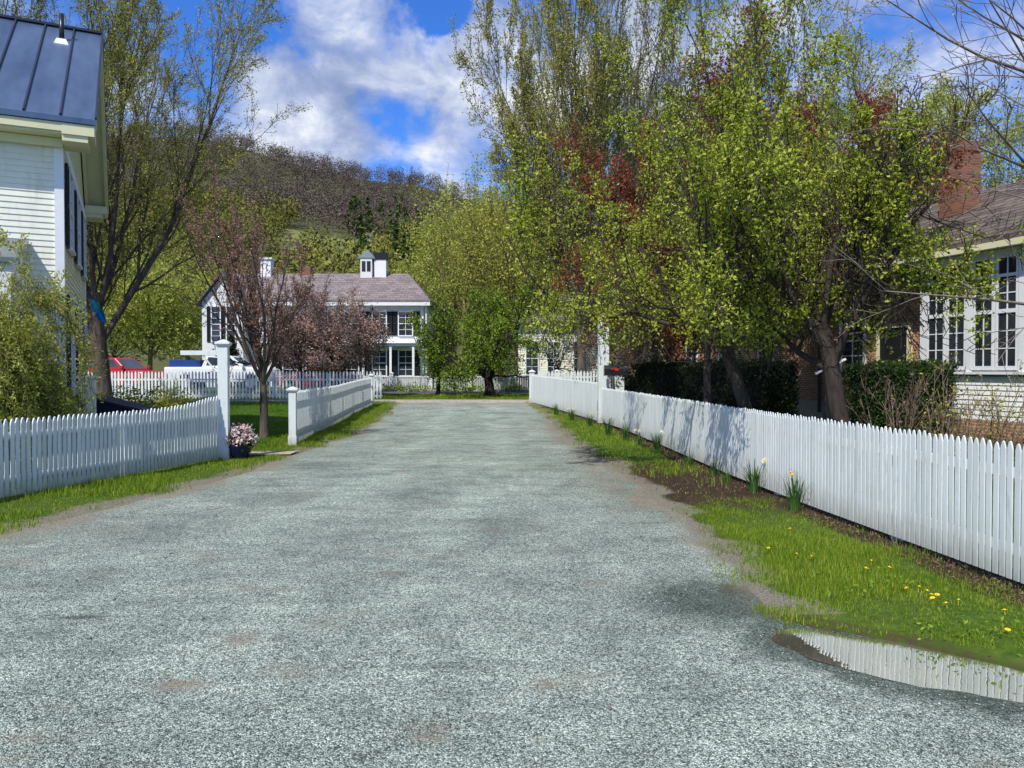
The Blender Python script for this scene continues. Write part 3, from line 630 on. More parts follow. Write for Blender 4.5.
# weeping shrub at left
def weeping():
    rr = random.Random(9); out = []; bx, by = -8.25, 11.7
    o = thing('forsythia_bush', 'large arching yellow green bush in front of the left house', 'bush', (bx, by, 0))
    PP = [lv(6, .32, 45, .12, -.06, 9, .3, rr=.55, taper=.85, short=.2), lv(3, .45, 40, .2, -.07, 6, .2, rr=.7), lv(0, .5, 30, .2, -.04, 4)]
    for k in range(110):
        az = rr.random()*6.28; el = rr.uniform(.85, 1.45); d = Vector((math.cos(az)*math.cos(el), math.sin(az)*math.cos(el), math.sin(el)))
        st = Vector((math.cos(az)*.3, math.sin(az)*.3, 0)); Ln = rr.uniform(3.2, 5.6)
        p = st.copy(); pts = [p.copy()]; ns = 11; dd = d.copy()
        for i in range(ns):
            dd = (dd+Vector((math.cos(az)*.06, math.sin(az)*.06, -.010-.042*i))+rnd_perp(dd, rr)*.08).normalized(); p = p+dd*Ln/ns; pts.append(p.copy())
            if i > 1:
                for _ in range(2):
                    s = (dd+rnd_perp(dd, rr)*.8+Vector((0,0,-.15))).normalized(); grow(out, p.copy(), s, rr.uniform(.5, 1.1), .005, 1, PP, rr)
        out.append((pts, [.012*(1-.7*i/ns) for i in range(ns+1)], 1))
    AA = np.array([tuple(q) for p_, r_, l in out for q in p_]); sr = 1.6/np.percentile(np.hypot(AA[:,0], AA[:,1]), 95); szz = 3.45/np.percentile(AA[:,2], 99.5)
    out = [([Vector((q.x*sr, q.y*sr, q.z*szz)) for q in p_], r_, l) for p_, r_, l in out]
    V, Fq = tubes([(p, r_, max(l, 1)) for p, r_, l in out], .0035); np_mesh('stem', V, Fq, M['barkyellow'], o, smooth=True)
    L_ = np.array([tuple(p) for pts, r_, l in out if l >= 1 for p in pts[1:] if rr.random() < .85 and p.z > .1])
    V, Fq = leafmesh(L_, .048, 13, .5, 0, 4, .03); np_mesh('foliage', V, Fq, M['lf_yellow'], o)
weeping()

# ------------------------------------------------------------------ fences
def post(mb, x, y, z0, z1, w, ang=0, cap=True):
    c, s = math.cos(ang), math.sin(ang)
    def fr(za, zb, a, b):
        P = []
        for zz, q in ((za, a), (zb, b)):
            for ex, ey in ((-q,-q),(q,-q),(q,q),(-q,q)): P.append((x+ex*c-ey*s, y+ex*s+ey*c, zz))
        mb.hexa(P)
    h = w/2; fr(z0, z1, h, h)
    if cap:
        fr(z1, z1+.03, h+.012, h+.03); fr(z1+.03, z1+.055, h+.032, h+.032); fr(z1+.056, z1+.056+w*.35, h+.028, .012)
def fence(name, label, path, bays, height, pitch, w, mat, lift=.05, postw=.10, side=1, top_extra=None, posts=True, rails=(.22, .78), group=None, thick=.018, pt=.055, post_up=.12, board=False, jit=.006):
    """path: list of (x,y); side: +1 rails to the left of travel"""
    P = np.array(path, float); seg = np.hypot(*(P[1:]-P[:-1]).T); S = np.concatenate([[0], np.cumsum(seg)]); Ltot = S[-1]
    o = thing(name, label, 'fence', (P[0,0], P[0,1], 0), 0, group)
    ox, oy = P[0]
    def pos(s): return np.interp(s, S, P[:,0]), np.interp(s, S, P[:,1])
    rr = np.random.default_rng(len(path)*7+int(Ltot*10)); nb = bays; bl = Ltot/nb
    for b in range(nb):
        npk = int(round(bl/pitch)); ss = b*bl+(np.arange(npk)+.5)*bl/npk; mb = MB(); rb = MB()
        for s in ss:
            x, y = pos(s); x2, y2 = pos(min(s+.02, Ltot)); x1, y1 = pos(max(s-.02, 0)); t = Vector((x2-x1, y2-y1, 0)).normalized(); nn = Vector((-t.y, t.x, 0))
            z0 = H(x, y)+lift; hh = height+(top_extra(s/Ltot) if top_extra else 0)+rr.uniform(-jit, jit)*2; ln = rr.uniform(-jit, jit)
            c = Vector((x-ox, y-oy, 0)); hw = w/2
            prof = [(-hw, z0), (hw, z0), (hw+ln, z0+hh-pt), (hw*.45+ln, z0+hh-pt*.2), (ln, z0+hh), (-hw*.45+ln, z0+hh-pt*.2), (-hw+ln, z0+hh-pt)]
            off = nn*(-side*rr.uniform(0, .002))
            f = [c+t*a+off+Vector((0,0,z)) for a, z in prof]; bk = [v+nn*thick*side for v in f]
            k = len(f); mb.add(f+bk, [tuple(range(k)), tuple(range(2*k-1, k-1, -1))]+[(i, k+i, k+(i+1) % k, (i+1) % k) for i in range(k)])
        mb.build('picket_panel', mat, o)
        for fr in rails:
            rb = MB()
            x0, y0 = pos(b*bl); x1, y1 = pos((b+1)*bl)
            sub = np.linspace(b*bl, (b+1)*bl, 4)
            for q in range(3):
                xa, ya = pos(sub[q]); xb, yb = pos(sub[q+1]); t = Vector((xb-xa, yb-ya, 0)).normalized(); nn = Vector((-t.y, t.x, 0))*side*(thick+.022)
                rb.bar((xa-ox+nn.x, ya-oy+nn.y, H(xa, ya)+lift+height*fr), (xb-ox+nn.x, yb-oy+nn.y, H(xb, yb)+lift+height*fr), .04, .075)
            rb.build('rail', mat, o)
        if posts and b > 0:
            x, y = pos(b*bl); x2, y2 = pos(b*bl+.05); a = math.atan2(y2-y, x2-x); pm = MB()
            nx, ny = -math.sin(a)*side*(thick+.05+postw/2), math.cos(a)*side*(thick+.05+postw/2)
            post(pm, x-ox+nx, y-oy+ny, H(x, y)-.1, H(x, y)+lift+height*.93, postw, a, False); pm.build('post', mat, o)
    return o
FW = M['fence']
rpath = [(float(np.interp(y, RF[:,0], RF[:,1])), y) for y in (2.0, 3.5, 5.5, 7, 8.7, 10, 11.4, 13.5, 16, 18, 20, 21.6, 22.7)]
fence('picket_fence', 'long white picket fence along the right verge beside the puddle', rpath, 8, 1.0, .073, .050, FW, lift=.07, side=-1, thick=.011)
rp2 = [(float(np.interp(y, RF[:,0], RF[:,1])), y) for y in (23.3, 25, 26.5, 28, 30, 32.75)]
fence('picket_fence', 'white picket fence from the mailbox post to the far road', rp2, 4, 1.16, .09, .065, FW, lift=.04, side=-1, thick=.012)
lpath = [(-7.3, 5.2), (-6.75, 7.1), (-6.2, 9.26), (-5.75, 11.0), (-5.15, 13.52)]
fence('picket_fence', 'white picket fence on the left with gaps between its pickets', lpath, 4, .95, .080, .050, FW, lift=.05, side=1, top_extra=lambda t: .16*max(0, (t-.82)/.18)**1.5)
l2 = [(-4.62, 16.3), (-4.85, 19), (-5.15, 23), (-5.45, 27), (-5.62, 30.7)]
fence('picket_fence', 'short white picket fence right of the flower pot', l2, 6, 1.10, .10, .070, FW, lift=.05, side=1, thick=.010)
fence('picket_fence', 'white openwork picket fence between the lawn and the parked cars', [(-23, 35), (-14, 35), (-5.9, 35)], 7, 1.27, .15, .085, FW, lift=.04, side=1, rails=(.12, .70), pt=.1)
fence('picket_fence', 'white picket fence crossing behind the far right fence', [(1.1, 33.0), (6.5, 33.2)], 3, 1.25, .14, .09, FW, lift=.12, side=1, pt=.1)
def board_fence():
    o = thing('board_fence', 'low grey boarded fence with white posts across the street', 'fence', (-9, 43.3, H(-9, 43.3)))
    m = MB(); rr = random.Random(4)
    x = 0
    while x < 15.5: m.box(x, x+.10, 0, .02, .12+rr.uniform(-.01,.01), .80); x += .125
    m.build('board_panel', m_plain('grey_boards', (.42, .43, .43), .7, .25, 3), o)
    rb = MB(); rb.box(0, 15.5, -.03, 0, .80, .88); rb.box(0, 15.5, -.03, 0, .05, .13); rb.build('rail', FW, o)
    for k in range(8):
        p = MB(); post(p, k*2.2+.05, -.06, -.1, .98, .16); p.build('post', FW, o)
board_fence()
low = MB(); low.box(-9.5, 7, 42.85, 43.1, .3, .52); tag(low.build('stone_edging', M['stone'], bevel=.02), 'low pale stone edging at the foot of the grey board fence', 'edging')
for i, px in enumerate((392, 407, 421, 446, 462, 476, 512)):
    x = (px-512)/F*42.7; r_ = np.random.default_rng(i); pts = r_.normal(size=(260, 3))*np.array([.28, .2, .12])+np.array([0, 0, .18])
    V, Fq = leafmesh(pts, .12, i); o = np_mesh('low_shrub', V, Fq, M['lf_apple']); o.location = (x, 42.6, H(x, 42.6))
    tag(o, 'small green tuft at the foot of the grey board fence', 'plant', 'green tufts along the board fence')

def single_post(name, label, x, y, w, h, ang=0):
    o = thing(name, label, 'post', (x, y, H(x, y)), ang); m = MB(); post(m, 0, 0, -.15, h, w, 0, False); m.build('shaft', FW, o, bevel=.006)
    c = MB(); q = w/2
    c.frus(0, 0, h, h+.035, q+.01, q+.035); c.frus(0, 0, h+.036, h+.065, q+.04, q+.04); c.frus(0, 0, h+.066, h+.066+w*.30, q+.03, .02); c.build('cap', FW, o)
    b = MB(); b.frus(0, 0, -.05, .22, q+.012, q+.012); b.build('base_trim', FW, o); return o
sp = single_post('sign_post', 'tall white sign post with a horizontal arm at the end of the left fence', -5.1, 13.62, .17, 2.02, R_(8))
m = MB(); m.box(-.72, -.087, -.03, .03, 1.86, 1.94); m.build('arm', FW, sp, bevel=.004)
m = MB(); m.tube([(-.087, 0, 1.55), (-.2, 0, 1.66), (-.30, 0, 1.79), (-.34, 0, 1.855)], .016, 6); m.build('bracket', FW, sp)
single_post('gate_post', 'white gate post at the near end of the short left fence', -4.6, 16.15, .15, 1.14, R_(5))
single_post('fence_post', 'slim white post ending the short left fence by the road', -5.64, 30.85, .13, 1.18)
single_post('fence_post', 'white post ending the right fence at the far road', .85, 32.95, .22, 1.28)
single_post('fence_post', 'thin white post behind the far end of the right fence', 1.95, 33.6, .14, 1.30)
tp = single_post('tall_post', 'tall wide white post rising beside the black mailbox', 2.72, 22.95, .31, 3.1)
o = thing('short_post', 'short plain white board post behind the black mailbox', 'post', (3.22, 23.3, 0)); m = MB(); m.box(-.17, .17, -.05, .05, -.1, 1.38); m.build('board', FW, o, bevel=.006); m = MB(); m.box(-.18, -.10, .051, .12, -.1, 1.30); m.build('backing', FW, o)

# mailbox
mx = 3.03; my = 22.45; mb_ = thing('mailbox', 'black mailbox with a red flag on a thin rod by the tall white post', 'mailbox', (mx, my, H(mx, my)), R_(0))
m = MB(); pr = []
for k in range(13):
    t = math.pi*k/12; pr.append((.13*math.cos(t), 1.60+.13*math.sin(t)*1.0))
poly = [(-.13, 1.43), (.13, 1.43)]+pr
m.prism([(a, b) for a, b in poly], -.32, .42, 'x'); m.build('body', M['black'], mb_, bevel=.008)
m = MB(); m.prism([(a*1.05, 1.575+(b-1.575)*1.05) for a, b in poly], -.345, -.321, 'x'); m.build('door', M['black'], mb_, bevel=.004)
m = MB(); m.box(-.18, .02, -.155, -.145, 1.60, 1.628); m.box(-.05, .06, -.157, -.147, 1.565, 1.64); m.build('flag', M['redplain'], mb_)
m = MB(); m.tube([(-.05, 0, 1.43), (-.05, 0, .95), (-.07, 0, .86), (-.03, 0, .82)], .012, 6); m.tube([(-.05, 0, 1.12), (.22, 0, 1.12)], .012, 6); m.build('rod', M['black'], mb_)
m = MB(); m.box(-.25, -.05, -.03, .03, 1.36, 1.428); m.build('bracket', FW, mb_)

# ------------------------------------------------------------------ flower pot
fp = thing('flower_pot', 'navy pot of pink and white flowers at the foot of the sign post', 'flower pot', (-4.86, 13.75, .02))
m = MB(); m.lathe(0, 0, [(0, 0), (.13, 0), (.15, .03), (.19, .14), (.20, .22), (.21, .25), (.185, .25), (.17, .20), (0, .20)], 24); m.build('pot', M['navy'], fp, smooth=True)
r = np.random.default_rng(4)
d = r.normal(size=(110, 3)); d /= np.linalg.norm(d, axis=1)[:,None]; d[:,2] = np.abs(d[:,2]); cpts = d*np.array([.30, .28, .26])*(.7+.3*r.random((110, 1)))+np.array([0, 0, .27])
V, Fq = leafmesh(cpts[:80]*np.array([1.05, 1.05, 1.08]), .05, 3, .85, 0, 9, .026); np_mesh('flowers', V, Fq, M['petalp'], fp)
V, Fq = leafmesh(cpts*.85+np.array([0, 0, .01]), .08, 5, .5, 0, 3, .04); np_mesh('leaves', V, Fq, M['lf_box'], fp)
m = MB(); m.tube([(0, 0, .2), (.0, 0, .5)], .01, 5); m.build('stem', M['barktan'], fp)
bn = thing('low_step', 'low pale plank step behind the navy flower pot', 'step', (-5.0, 14.25, .02), R_(6))
m = MB(); m.box(-.45, .15, -.16, .16, .17, .22); m.build('top', M['stone'], bn, bevel=.005)
m = MB(); m.box(-.40, -.34, -.13, .13, 0, .168); m.build('support', M['stone'], bn); m = MB(); m.box(.05, .11, -.13, .13, 0, .168); m.build('support', M['stone'], bn)

# ------------------------------------------------------------------ building bits
def clap(mb, axis, a0, a1, p, z0, z1, sgn, pitch=.11, lip=.016, hfun=None):
    """clapboards: axis 'x' wall runs along x at y=p facing sgn*y ; axis 'y' wall runs along y at x=p facing sgn*x"""
    z = z0
    while z < z1-.01:
        zt = min(z+pitch, z1); q0, q1 = a0, a1
        if hfun: q0, q1 = hfun(zt)
        if q1-q0 < .05: break
        o0 = p+sgn*lip; o1 = p
        if axis == 'x': vs = [(q0, p-sgn*.002, z), (q1, p-sgn*.002, z), (q0, o0, z+.001), (q1, o0, z+.001), (q0, o1+sgn*.002, zt), (q1, o1+sgn*.002, zt)]
        else: vs = [(p-sgn*.002, q0, z), (p-sgn*.002, q1, z), (o0, q0, z+.001), (o0, q1, z+.001), (o1+sgn*.002, q0, zt), (o1+sgn*.002, q1, zt)]
        mb.add(vs, [(0,1,3,2), (2,3,5,4)]); z = zt
def window(parent, axis, c, p, z0, z1, w, sgn, shutters=True, rows=2, cols=2, frame=None, shw=None, shmat=None, name='window', proud=.03, label=None):
    """frame mesh + pane sub-part (+ shutters)"""
    fm = MB(); fr = .07; a0, a1 = c-w/2, c+w/2; b = p+sgn*.005; e = p+sgn*(proud+.04)
    def bx(mb, u0, u1, v0, v1, za, zb):
        lo, hi = min(v0, v1), max(v0, v1)
        if axis == 'x': mb.box(u0, u1, lo, hi, za, zb)
        else: mb.box(lo, hi, u0, u1, za, zb)
    bx(fm, a0-fr, a0, b, e, z0-.05, z1+.09); bx(fm, a1, a1+fr, b, e, z0-.05, z1+.09); bx(fm, a0, a1, b, e, z1, z1+.09); bx(fm, a0, a1, b, e+sgn*.03, z0-.05, z0)
    e2 = p+sgn*(proud+.015); g2 = p+sgn*proud; zm = (z0+z1)/2
    bx(fm, a0, a1, b, e2+sgn*.01, zm-.025, zm+.025)
    for half in (0, 1):
        za, zb = (z0, zm-.025) if half == 0 else (zm+.025, z1)
        for k in range(1, cols): u = a0+(a1-a0)*k/cols; bx(fm, u-.012, u+.012, b, e2, za, zb)
        for k in range(1, rows): q = za+(zb-za)*k/rows; bx(fm, a0, a1, b, e2-sgn*.002, q-.012, q+.012)
    o = fm.build(name, frame or M['white'], parent); gm = MB(); bx(gm, a0, a1, p+sgn*.003, g2-sgn*.01, z0, z1); gm.build('pane', M['glass'], o)
    if label: o['label'] = label
    if shutters:
        sw = shw or w*.46
        for s in (-1, 1):
            sm = MB(); u0 = (a0-fr-.01-sw) if s < 0 else (a1+fr+.01); u1 = u0+sw
            bx(sm, u0, u0+.045, b, b+sgn*.045, z0-.03, z1+.04); bx(sm, u1-.045, u1, b, b+sgn*.045, z0-.03, z1+.04)
            q = z0-.03
            for qq in (z0-.03, zm-.03, z1-.02): bx(sm, u0+.045, u1-.045, b, b+sgn*.043, qq, qq+.06)
            while q < z1:
                bx(sm, u0+.045, u1-.045, b, b+sgn*(.022), q+.035, q+.06); q += .055
            bx(sm, u0+.045, u1-.045, b, b+sgn*.008, z0, z1); sm.build('shutter', shmat or M['shutter'], parent)
    return o

# LEFT HOUSE
lh = thing('clapboard_house', 'cream clapboard house with blue standing seam metal roof and black shutters', 'house', (-8.3, 14.3, 0), R_(26.3))
W, D, ez, rz_ = 10.5, 7.6, 6.15, 9.35
m = MB(); m.box(-W, -.02, .02, D-.02, 0, 6.12); m.prism([(.02, 6.12), (D-.02, 6.12), (D/2, 8.9)], -W, -.02, 'x'); m.build('wall_core', M['siding'], lh)
m = MB(); clap(m, 'x', -W, -.14, .018, .35, 5.9, -1); m.build('front_siding', M['siding_white'], lh)
m = MB(); clap(m, 'y', .14, D-.14, -.018, .35, 5.9, 1)
clap(m, 'y', .3, D-.3, -.018, 5.9, 8.7, 1, hfun=lambda z: ((z-5.9)*D/2/2.9+.1, D-(z-5.9)*D/2/2.9-.1)); m.build('gable_siding', M['siding'], lh)
m = MB()
m.box(-.14, .012, -.022, .14, .3, 5.9); m.box(-.14, .012, D-.14, D+.022, .3, 5.9)      # corner boards
m.box(-W, .014, -.03, .02, 5.72, 6.02); m.box(-.02, .02, .16, D-.16, 5.72, 5.9); m.build('corner_board', M['white'], lh)
m = MB(); m.box(-W, .005, -.005, D+.005, 0, .34); m.build('foundation', M['foundation'], lh)
def slope_z(y): return ez+(rz_-ez)*(1-abs(y-D/2)/(D/2+.5))
x0, x1 = -W-.4, .58
for nm, sg in (('roof', 1),):
    m = MB(); t = .10
    pr = [(-.5, ez), (D/2, rz_), (D+.5, ez), (D+.5, ez-t), (D/2, rz_-t), (-.5, ez-t)]
    m.add([(x0, y, z) for y, z in pr]+[(x1, y, z) for y, z in pr], [(0,1,7,6),(1,2,8,7),(2,3,9,8),(3,4,10,9),(4,5,11,10),(5,0,6,11),(0,5,4,1),(1,4,3,2),(6,7,10,11),(7,8,9,10)])
    rf = m.build('roof', M['seam'], lh)
m = MB(); k = x1-.02
while k > x0:
    for s in (-1, 1):
        ya = D/2+s*(D/2+.5); m.bar((k, ya, ez+.02), (k, D/2, rz_+.02), .03, .05)
    k -= .56
m.bar((x0, D/2, rz_+.03), (x1, D/2, rz_+.03), .14, .05); m.build('standing_seam', m_plain('seam_dark', (.02, .03, .055), .5, .2, 4), rf)
m = MB()
# fascia, box cornice, rake boards, returns
m.box(x0, .015, -.47, -.30, ez-.26, ez-.11); m.box(x0, .015, -.42, 0, ez-.30, ez-.262); m.box(x0, .012, -.12, -.031, ez-.46, ez-.31)
m.box(x0, .015, D+.30, D+.47, ez-.26, ez-.11)
for s in (-1, 1):
    ya = D/2+s*(D/2+.42); m.bar((x1-.06, ya, ez-.20), (x1-.06, D/2, rz_-.23), .06, .20, (0, 0, 1))
    m.bar((.29, ya, ez-.16), (.29, D/2, rz_-.17), .56, .05); m.bar((.05, ya-s*.15, ez-.25), (.05, D/2, rz_-.36), .07, .26)
for y0_, y1_ in ((-.475, .35), (D-.35, D+.475)): m.box(.016, x1-.045, y0_, y1_, ez-.305, ez-.112); m.box(.02, x1-.15, y0_+.03, y1_-.03, ez-.42, ez-.301)
m.build('cornice', M['cream'], lh)
m = MB(); m.tube([(-.2, D/2-.75, slope_z(D/2-.75)-.1), (-.2, D/2-.75, rz_+.02)], .05, 12); vt = m.build('vent_pipe', M['black'], rf, smooth=True)
m = MB(); m.frus(-.2, D/2-.80, slope_z(D/2-.80)-.13, slope_z(D/2-.80)+.03, .15, .09); m.build('pipe_flashing', M['white'], rf)
for yy in (1.35, 3.8, 6.25): window(lh, 'y', yy, 0, 4.0, 5.5, .85, 1, rows=3, cols=2)
for yy in (1.35, 3.8, 6.25): window(lh, 'y', yy, 0, 1.3, 3.0, .85, 1, rows=3, cols=2)
window(lh, 'x', -5.2, 0, 4.3, 5.5, .85, -1, rows=3, cols=2)
# porch
pr_ = MB(); pr_.add([(-4.6,-1.75,3.42),(-.55,-1.75,3.42),(-.55,-.02,3.95),(-4.6,-.02,3.95),(-4.6,-1.75,3.34),(-.55,-1.75,3.34),(-.55,-.02,3.87),(-4.6,-.02,3.87)], [(0,1,2,3),(7,6,5,4),(0,4,5,1),(1,5,6,2),(2,6,7,3),(3,7,4,0)])
por = pr_.build('porch_roof', M['porchroof'], lh)
m = MB(); m.box(-4.5, -.62, -1.68, -1.56, 3.12, 3.335); m.box(-.74, -.62, -1.56, 0, 3.12, 3.335)
m.prism([(-1.5, 3.34), (0, 3.34), (0, 3.84)], -.72, -.64, 'x'); m.build('porch_beam', M['white'], lh)
m = MB(); k = -1.1
while k > -4.5: m.bar((k, -1.74, 3.445), (k, -.04, 3.965), .03, .03); k -= .5
m.build('roof_seam', M['black'], por)
for xx in (-.72, -2.5, -4.3):
    m = MB(); m.box(xx-.08, xx+.08, -1.68, -1.52, .4, 3.12); m.box(xx-.11, xx+.11, -1.71, -1.49, .4, .6); m.build('porch_column', M['white'], lh)
m = MB(); m.box(-4.6, -.6, -1.75, -.01, .1, .4); m.build('porch_floor', M['stone'], lh)
m = MB(); m.box(-2.1, -1.2, -.05, -.02, .42, 2.5); dr_ = m.build('door', m_plain('door_green', (.03, .06, .05), .5), lh)
m = MB(); m.box(-2.2, -2.1, -.07, -.02, .4, 2.6); m.box(-1.2, -1.1, -.07, -.02, .4, 2.6); m.box(-2.1, -1.2, -.07, -.02, 2.51, 2.6); m.build('frame', M['white'], dr_)
# blue pennant
fl = thing('garden_flag', 'small blue and teal flag hanging from the left house wall', 'flag', (-9.92, 18.2, .5), R_(20)); fl.scale = (.62, .62, .9)
m = MB(); m.tube([(-.5, 0, 2.6), (.15, 0, 3.15)], .014, 6); m.build('flag_pole', M['barkpale'], fl)
def flagmesh(x0, x1, z0, z1, mat, nm):
    A, B = np.meshgrid(np.linspace(0, 1, 9), np.linspace(0, 1, 9)); xx = x0+(x1-x0)*A+.10*(1-B); zz = z0+(z1-z0)*B-.10*A; yy = .04*np.sin(A*9+B*3)
    ii = np.arange(81).reshape(9, 9); Fq = np.stack([ii[:-1,:-1], ii[:-1,1:], ii[1:,1:], ii[1:,:-1]], -1).reshape(-1, 4)
    np_mesh(nm, np.stack([xx, yy, zz], -1).reshape(-1, 3), Fq, mat, fl, smooth=True)
flagmesh(-.08, .24, 2.76, 3.10, M['flagteal'], 'upper_cloth'); flagmesh(.08, .42, 2.55, 2.86, M['flagblue'], 'lower_cloth')
# ramp rail + newel, navy cover
nw = thing('porch_railing', 'cream newel post and railing behind the left fence', 'railing', (-7.72, 14.0, 0), R_(24))
m = MB(); m.box(-.13, .13, -.13, .13, 0, 1.44); m.build('newel', M['siding_white'], nw, bevel=.008); m = MB(); m.box(-.17, .17, -.17, .17, 1.441, 1.50); m.build('cap', M['siding_white'], nw, bevel=.01)
m = MB(); m.bar((-.14, 0, 1.2), (-1.6, -.2, 1.45), .07); m.bar((-.14, 0, .35), (-1.6, -.2, .55), .06); m.build('handrail', M['siding_white'], nw)
for k in range(7):
    m = MB(); x_ = -.28-.19*k; m.bar((x_, x_*.13, .4-(x_)*.12), (x_, x_*.13, 1.2-(x_)*.14), .04); m.build('baluster', M['siding_white'], nw)
cv = thing('cellar_hatch', 'dark navy sloping cellar hatch between the left fence and the lawn', 'hatch', (-8.15, 15.0, 0), R_(10))
m = MB(); m.prism([(-.3, 0), (1.15, 0), (1.15, .72), (-.3, 1.10)], 0, 1.2); m.build('cover', M['navycover'], cv, bevel=.01)
m = MB(); m.bar((-.32, -.02, 1.11), (1.17, -.02, .73), .03, .05); m.build('edge_trim', M['navy'], cv)

# FAR WHITE FARMHOUSE
fx0, fx1, fy, fd_ = -19.6, -5.75, 50.0, 8.0
fh = thing('farmhouse', 'two storey white farmhouse with grey roof and black shutters across the street', 'house', (fx0, fy, H(-12, 50)), 0)
Wf = fx1-fx0; fe = 5.6; frz = 7.85
m = MB(); m.box(0, Wf, .02, fd_, 0, fe); m.prism([(.02, fe), (fd_, fe), (fd_/2, frz-.1)], .05, Wf-2.6, 'x'); m.build('wall', M['siding_grey'], fh)
m = MB(); clap(m, 'x', .2, Wf-.2, .018, .3, fe-.3, -1, .15, .02); m.build('siding', M['siding_grey'], fh)
m = MB(); m.add([(-.4,-.5,fe),(Wf+.5,-.5,fe),(Wf-1.5,fd_/2,frz),(-.4,fd_/2,frz),(-.4,fd_+.5,fe),(Wf+.5,fd_+.5,fe),(-.4,-.5,fe-.12),(Wf+.5,-.5,fe-.12),(Wf+.5,fd_+.5,fe-.12),(-.4,fd_+.5,fe-.12)],
    [(0,1,2,3),(3,2,5,4),(1,5,2),(0,3,4),(0,6,7,1),(1,7,8,5),(5,8,9,4),(9,8,7,6)]); rf = m.build('roof', M['slate'], fh)
m = MB(); m.box(-.38, Wf+.48, -.48, -.42, fe-.36, fe-.13); m.box(-.3, Wf+.3, -.42, 0, fe-.30, fe-.24); m.box(0, .18, -.03, .02, .2, fe-.3); m.box(Wf-.18, Wf+.01, -.03, .02, .2, fe-.3)
m.tube([(Wf+.2, -.5, fe-.2), (Wf+.2, -.1, fe-.6), (Wf+.2, -.06, .2)], .05, 6); m.build('trim', M['white'], fh)
for i, c in enumerate((5.2, 7.2, 9.2, 11.0, 12.7)): window(fh, 'x', c, 0, 3.35, 4.85, .85, -1, rows=2, cols=2, shw=.42)
for i, c in enumerate((5.2, 7.2, 9.2, 11.0, 12.7)): window(fh, 'x', c, 0, .75, 2.35, .85, -1, rows=2, cols=2, shw=.42)
m = MB(); m.box(3.6, Wf-.35, -.9, -.03, 2.62, 2.82); m.add([(3.5,-1.05,2.83),(Wf-.25,-1.05,2.83),(Wf-.25,0,3.1),(3.5,0,3.1),(3.5,-1.05,2.80),(Wf-.25,-1.05,2.80)], [(0,1,2,3),(0,4,5,1)]); m.build('porch_roof', M['white'], fh)
for xx in (4.2, 6.2, 8.2, 10.1, 11.85, Wf-.55): m = MB(); m.box(xx-.07, xx+.07, -.88, -.74, .2, 2.62); m.build('porch_column', M['white'], fh)
# left projecting gable bay with tall windows
m = MB(); m.box(-.1, 2.5, -1.0, .01, 0, fe-.2); m.prism([(-.1, fe-.2), (2.5, fe-.2), (1.2, fe+1.5)], -1.0, 1.5); m.build('gable_bay', M['siding_grey'], fh)
m = MB(); m.hexa([(-.4,-1.3,fe-.45),(-.4,2,fe-.45),(1.2,2,fe+1.62),(1.2,-1.3,fe+1.62),(-.3,-1.3,fe-.3),(-.3,2,fe-.3),(1.2,2,fe+1.78),(1.2,-1.3,fe+1.78)])
m.hexa([(2.8,-1.3,fe-.45),(2.8,2,fe-.45),(1.201,2,fe+1.62),(1.201,-1.3,fe+1.62),(2.7,-1.3,fe-.3),(2.7,2,fe-.3),(1.201,2,fe+1.78),(1.201,-1.3,fe+1.78)]); m.build('gable_roof', M['slate'], fh)
window(fh, 'x', .8, -1.0, 2.9, 5.1, .5, -1, rows=3, cols=1, shw=.25); window(fh, 'x', 1.75, -1.0, 2.9, 5.1, .5, -1, rows=3, cols=1, shutters=False)
m = MB(); m.box(2.2, 2.9, 3.4, 4.1, 7.0, 8.75); m.box(2.1, 3.0, 3.3, 4.2, 8.751, 8.87); m.build('chimney', M['white'], rf)
m = MB(); m.box(4.9, 5.6, 3.6, 4.2, 7.4, 8.3); m.build('chimney', M['brickch'], rf)
m = MB(); m.box(10.1, 10.9, 3.3, 4.1, 7.4, 8.72); chm = m.build('chimney', M['white'], rf); m = MB(); m.box(10.05, 10.95, 3.25, 4.15, 8.721, 9.2); m.build('chimney_cap', M['black'], chm)
m = MB(); m.box(9.15, 9.95, 3.2, 4.4, 7.4, 8.75); cu = m.build('cupola', M['siding_grey'], rf)
m = MB(); m.frus(9.55, 3.8, 8.751, 8.85, .62, .62); m.frus(9.55, 3.8, 8.851, 9.45, .6, .04); m.build('cupola_roof', M['porchroof'], cu); m = MB(); m.box(9.25, 9.5, 3.17, 3.195, 7.9, 8.6); m.box(9.6, 9.85, 3.17, 3.195, 7.9, 8.6); m.build('pane', M['glass'], cu)

# cream house right
ch = thing('cream_house', 'cream house half hidden behind trees at the end of the drive', 'house', (.4, 50, H(.4, 50)))
m = MB(); m.box(0, 9, .02, 7, 0, 4.3); m.prism([(.02, 4.3), (7, 4.3), (3.5, 6.2)], 0, 9, 'x'); m.build('wall', M['siding_white'], ch)
m = MB(); clap(m, 'x', 0, 9, .018, .3, 4.2, -1, .15, .02); m.build('siding', M['siding_white'], ch)
m = MB(); m.hexa([(-.4,-.5,4.15),(9.4,-.5,4.15),(9.4,3.5,6.2),(-.4,3.5,6.2),(-.4,-.5,4.27),(9.4,-.5,4.27),(9.4,3.5,6.32),(-.4,3.5,6.32)]); m.build('roof', M['slate'], ch)
for c in (.9, 2.3, 4.0, 5.7, 7.5): window(ch, 'x', c, 0, .8, 2.9, .75, -1, shutters=False, rows=2, cols=2)
hb = thing('hill_barn', 'grey barn far up the hill beside the green meadow', 'barn', (-50.5, 262, float(hillz(-50.5, 262))-1), R_(15))
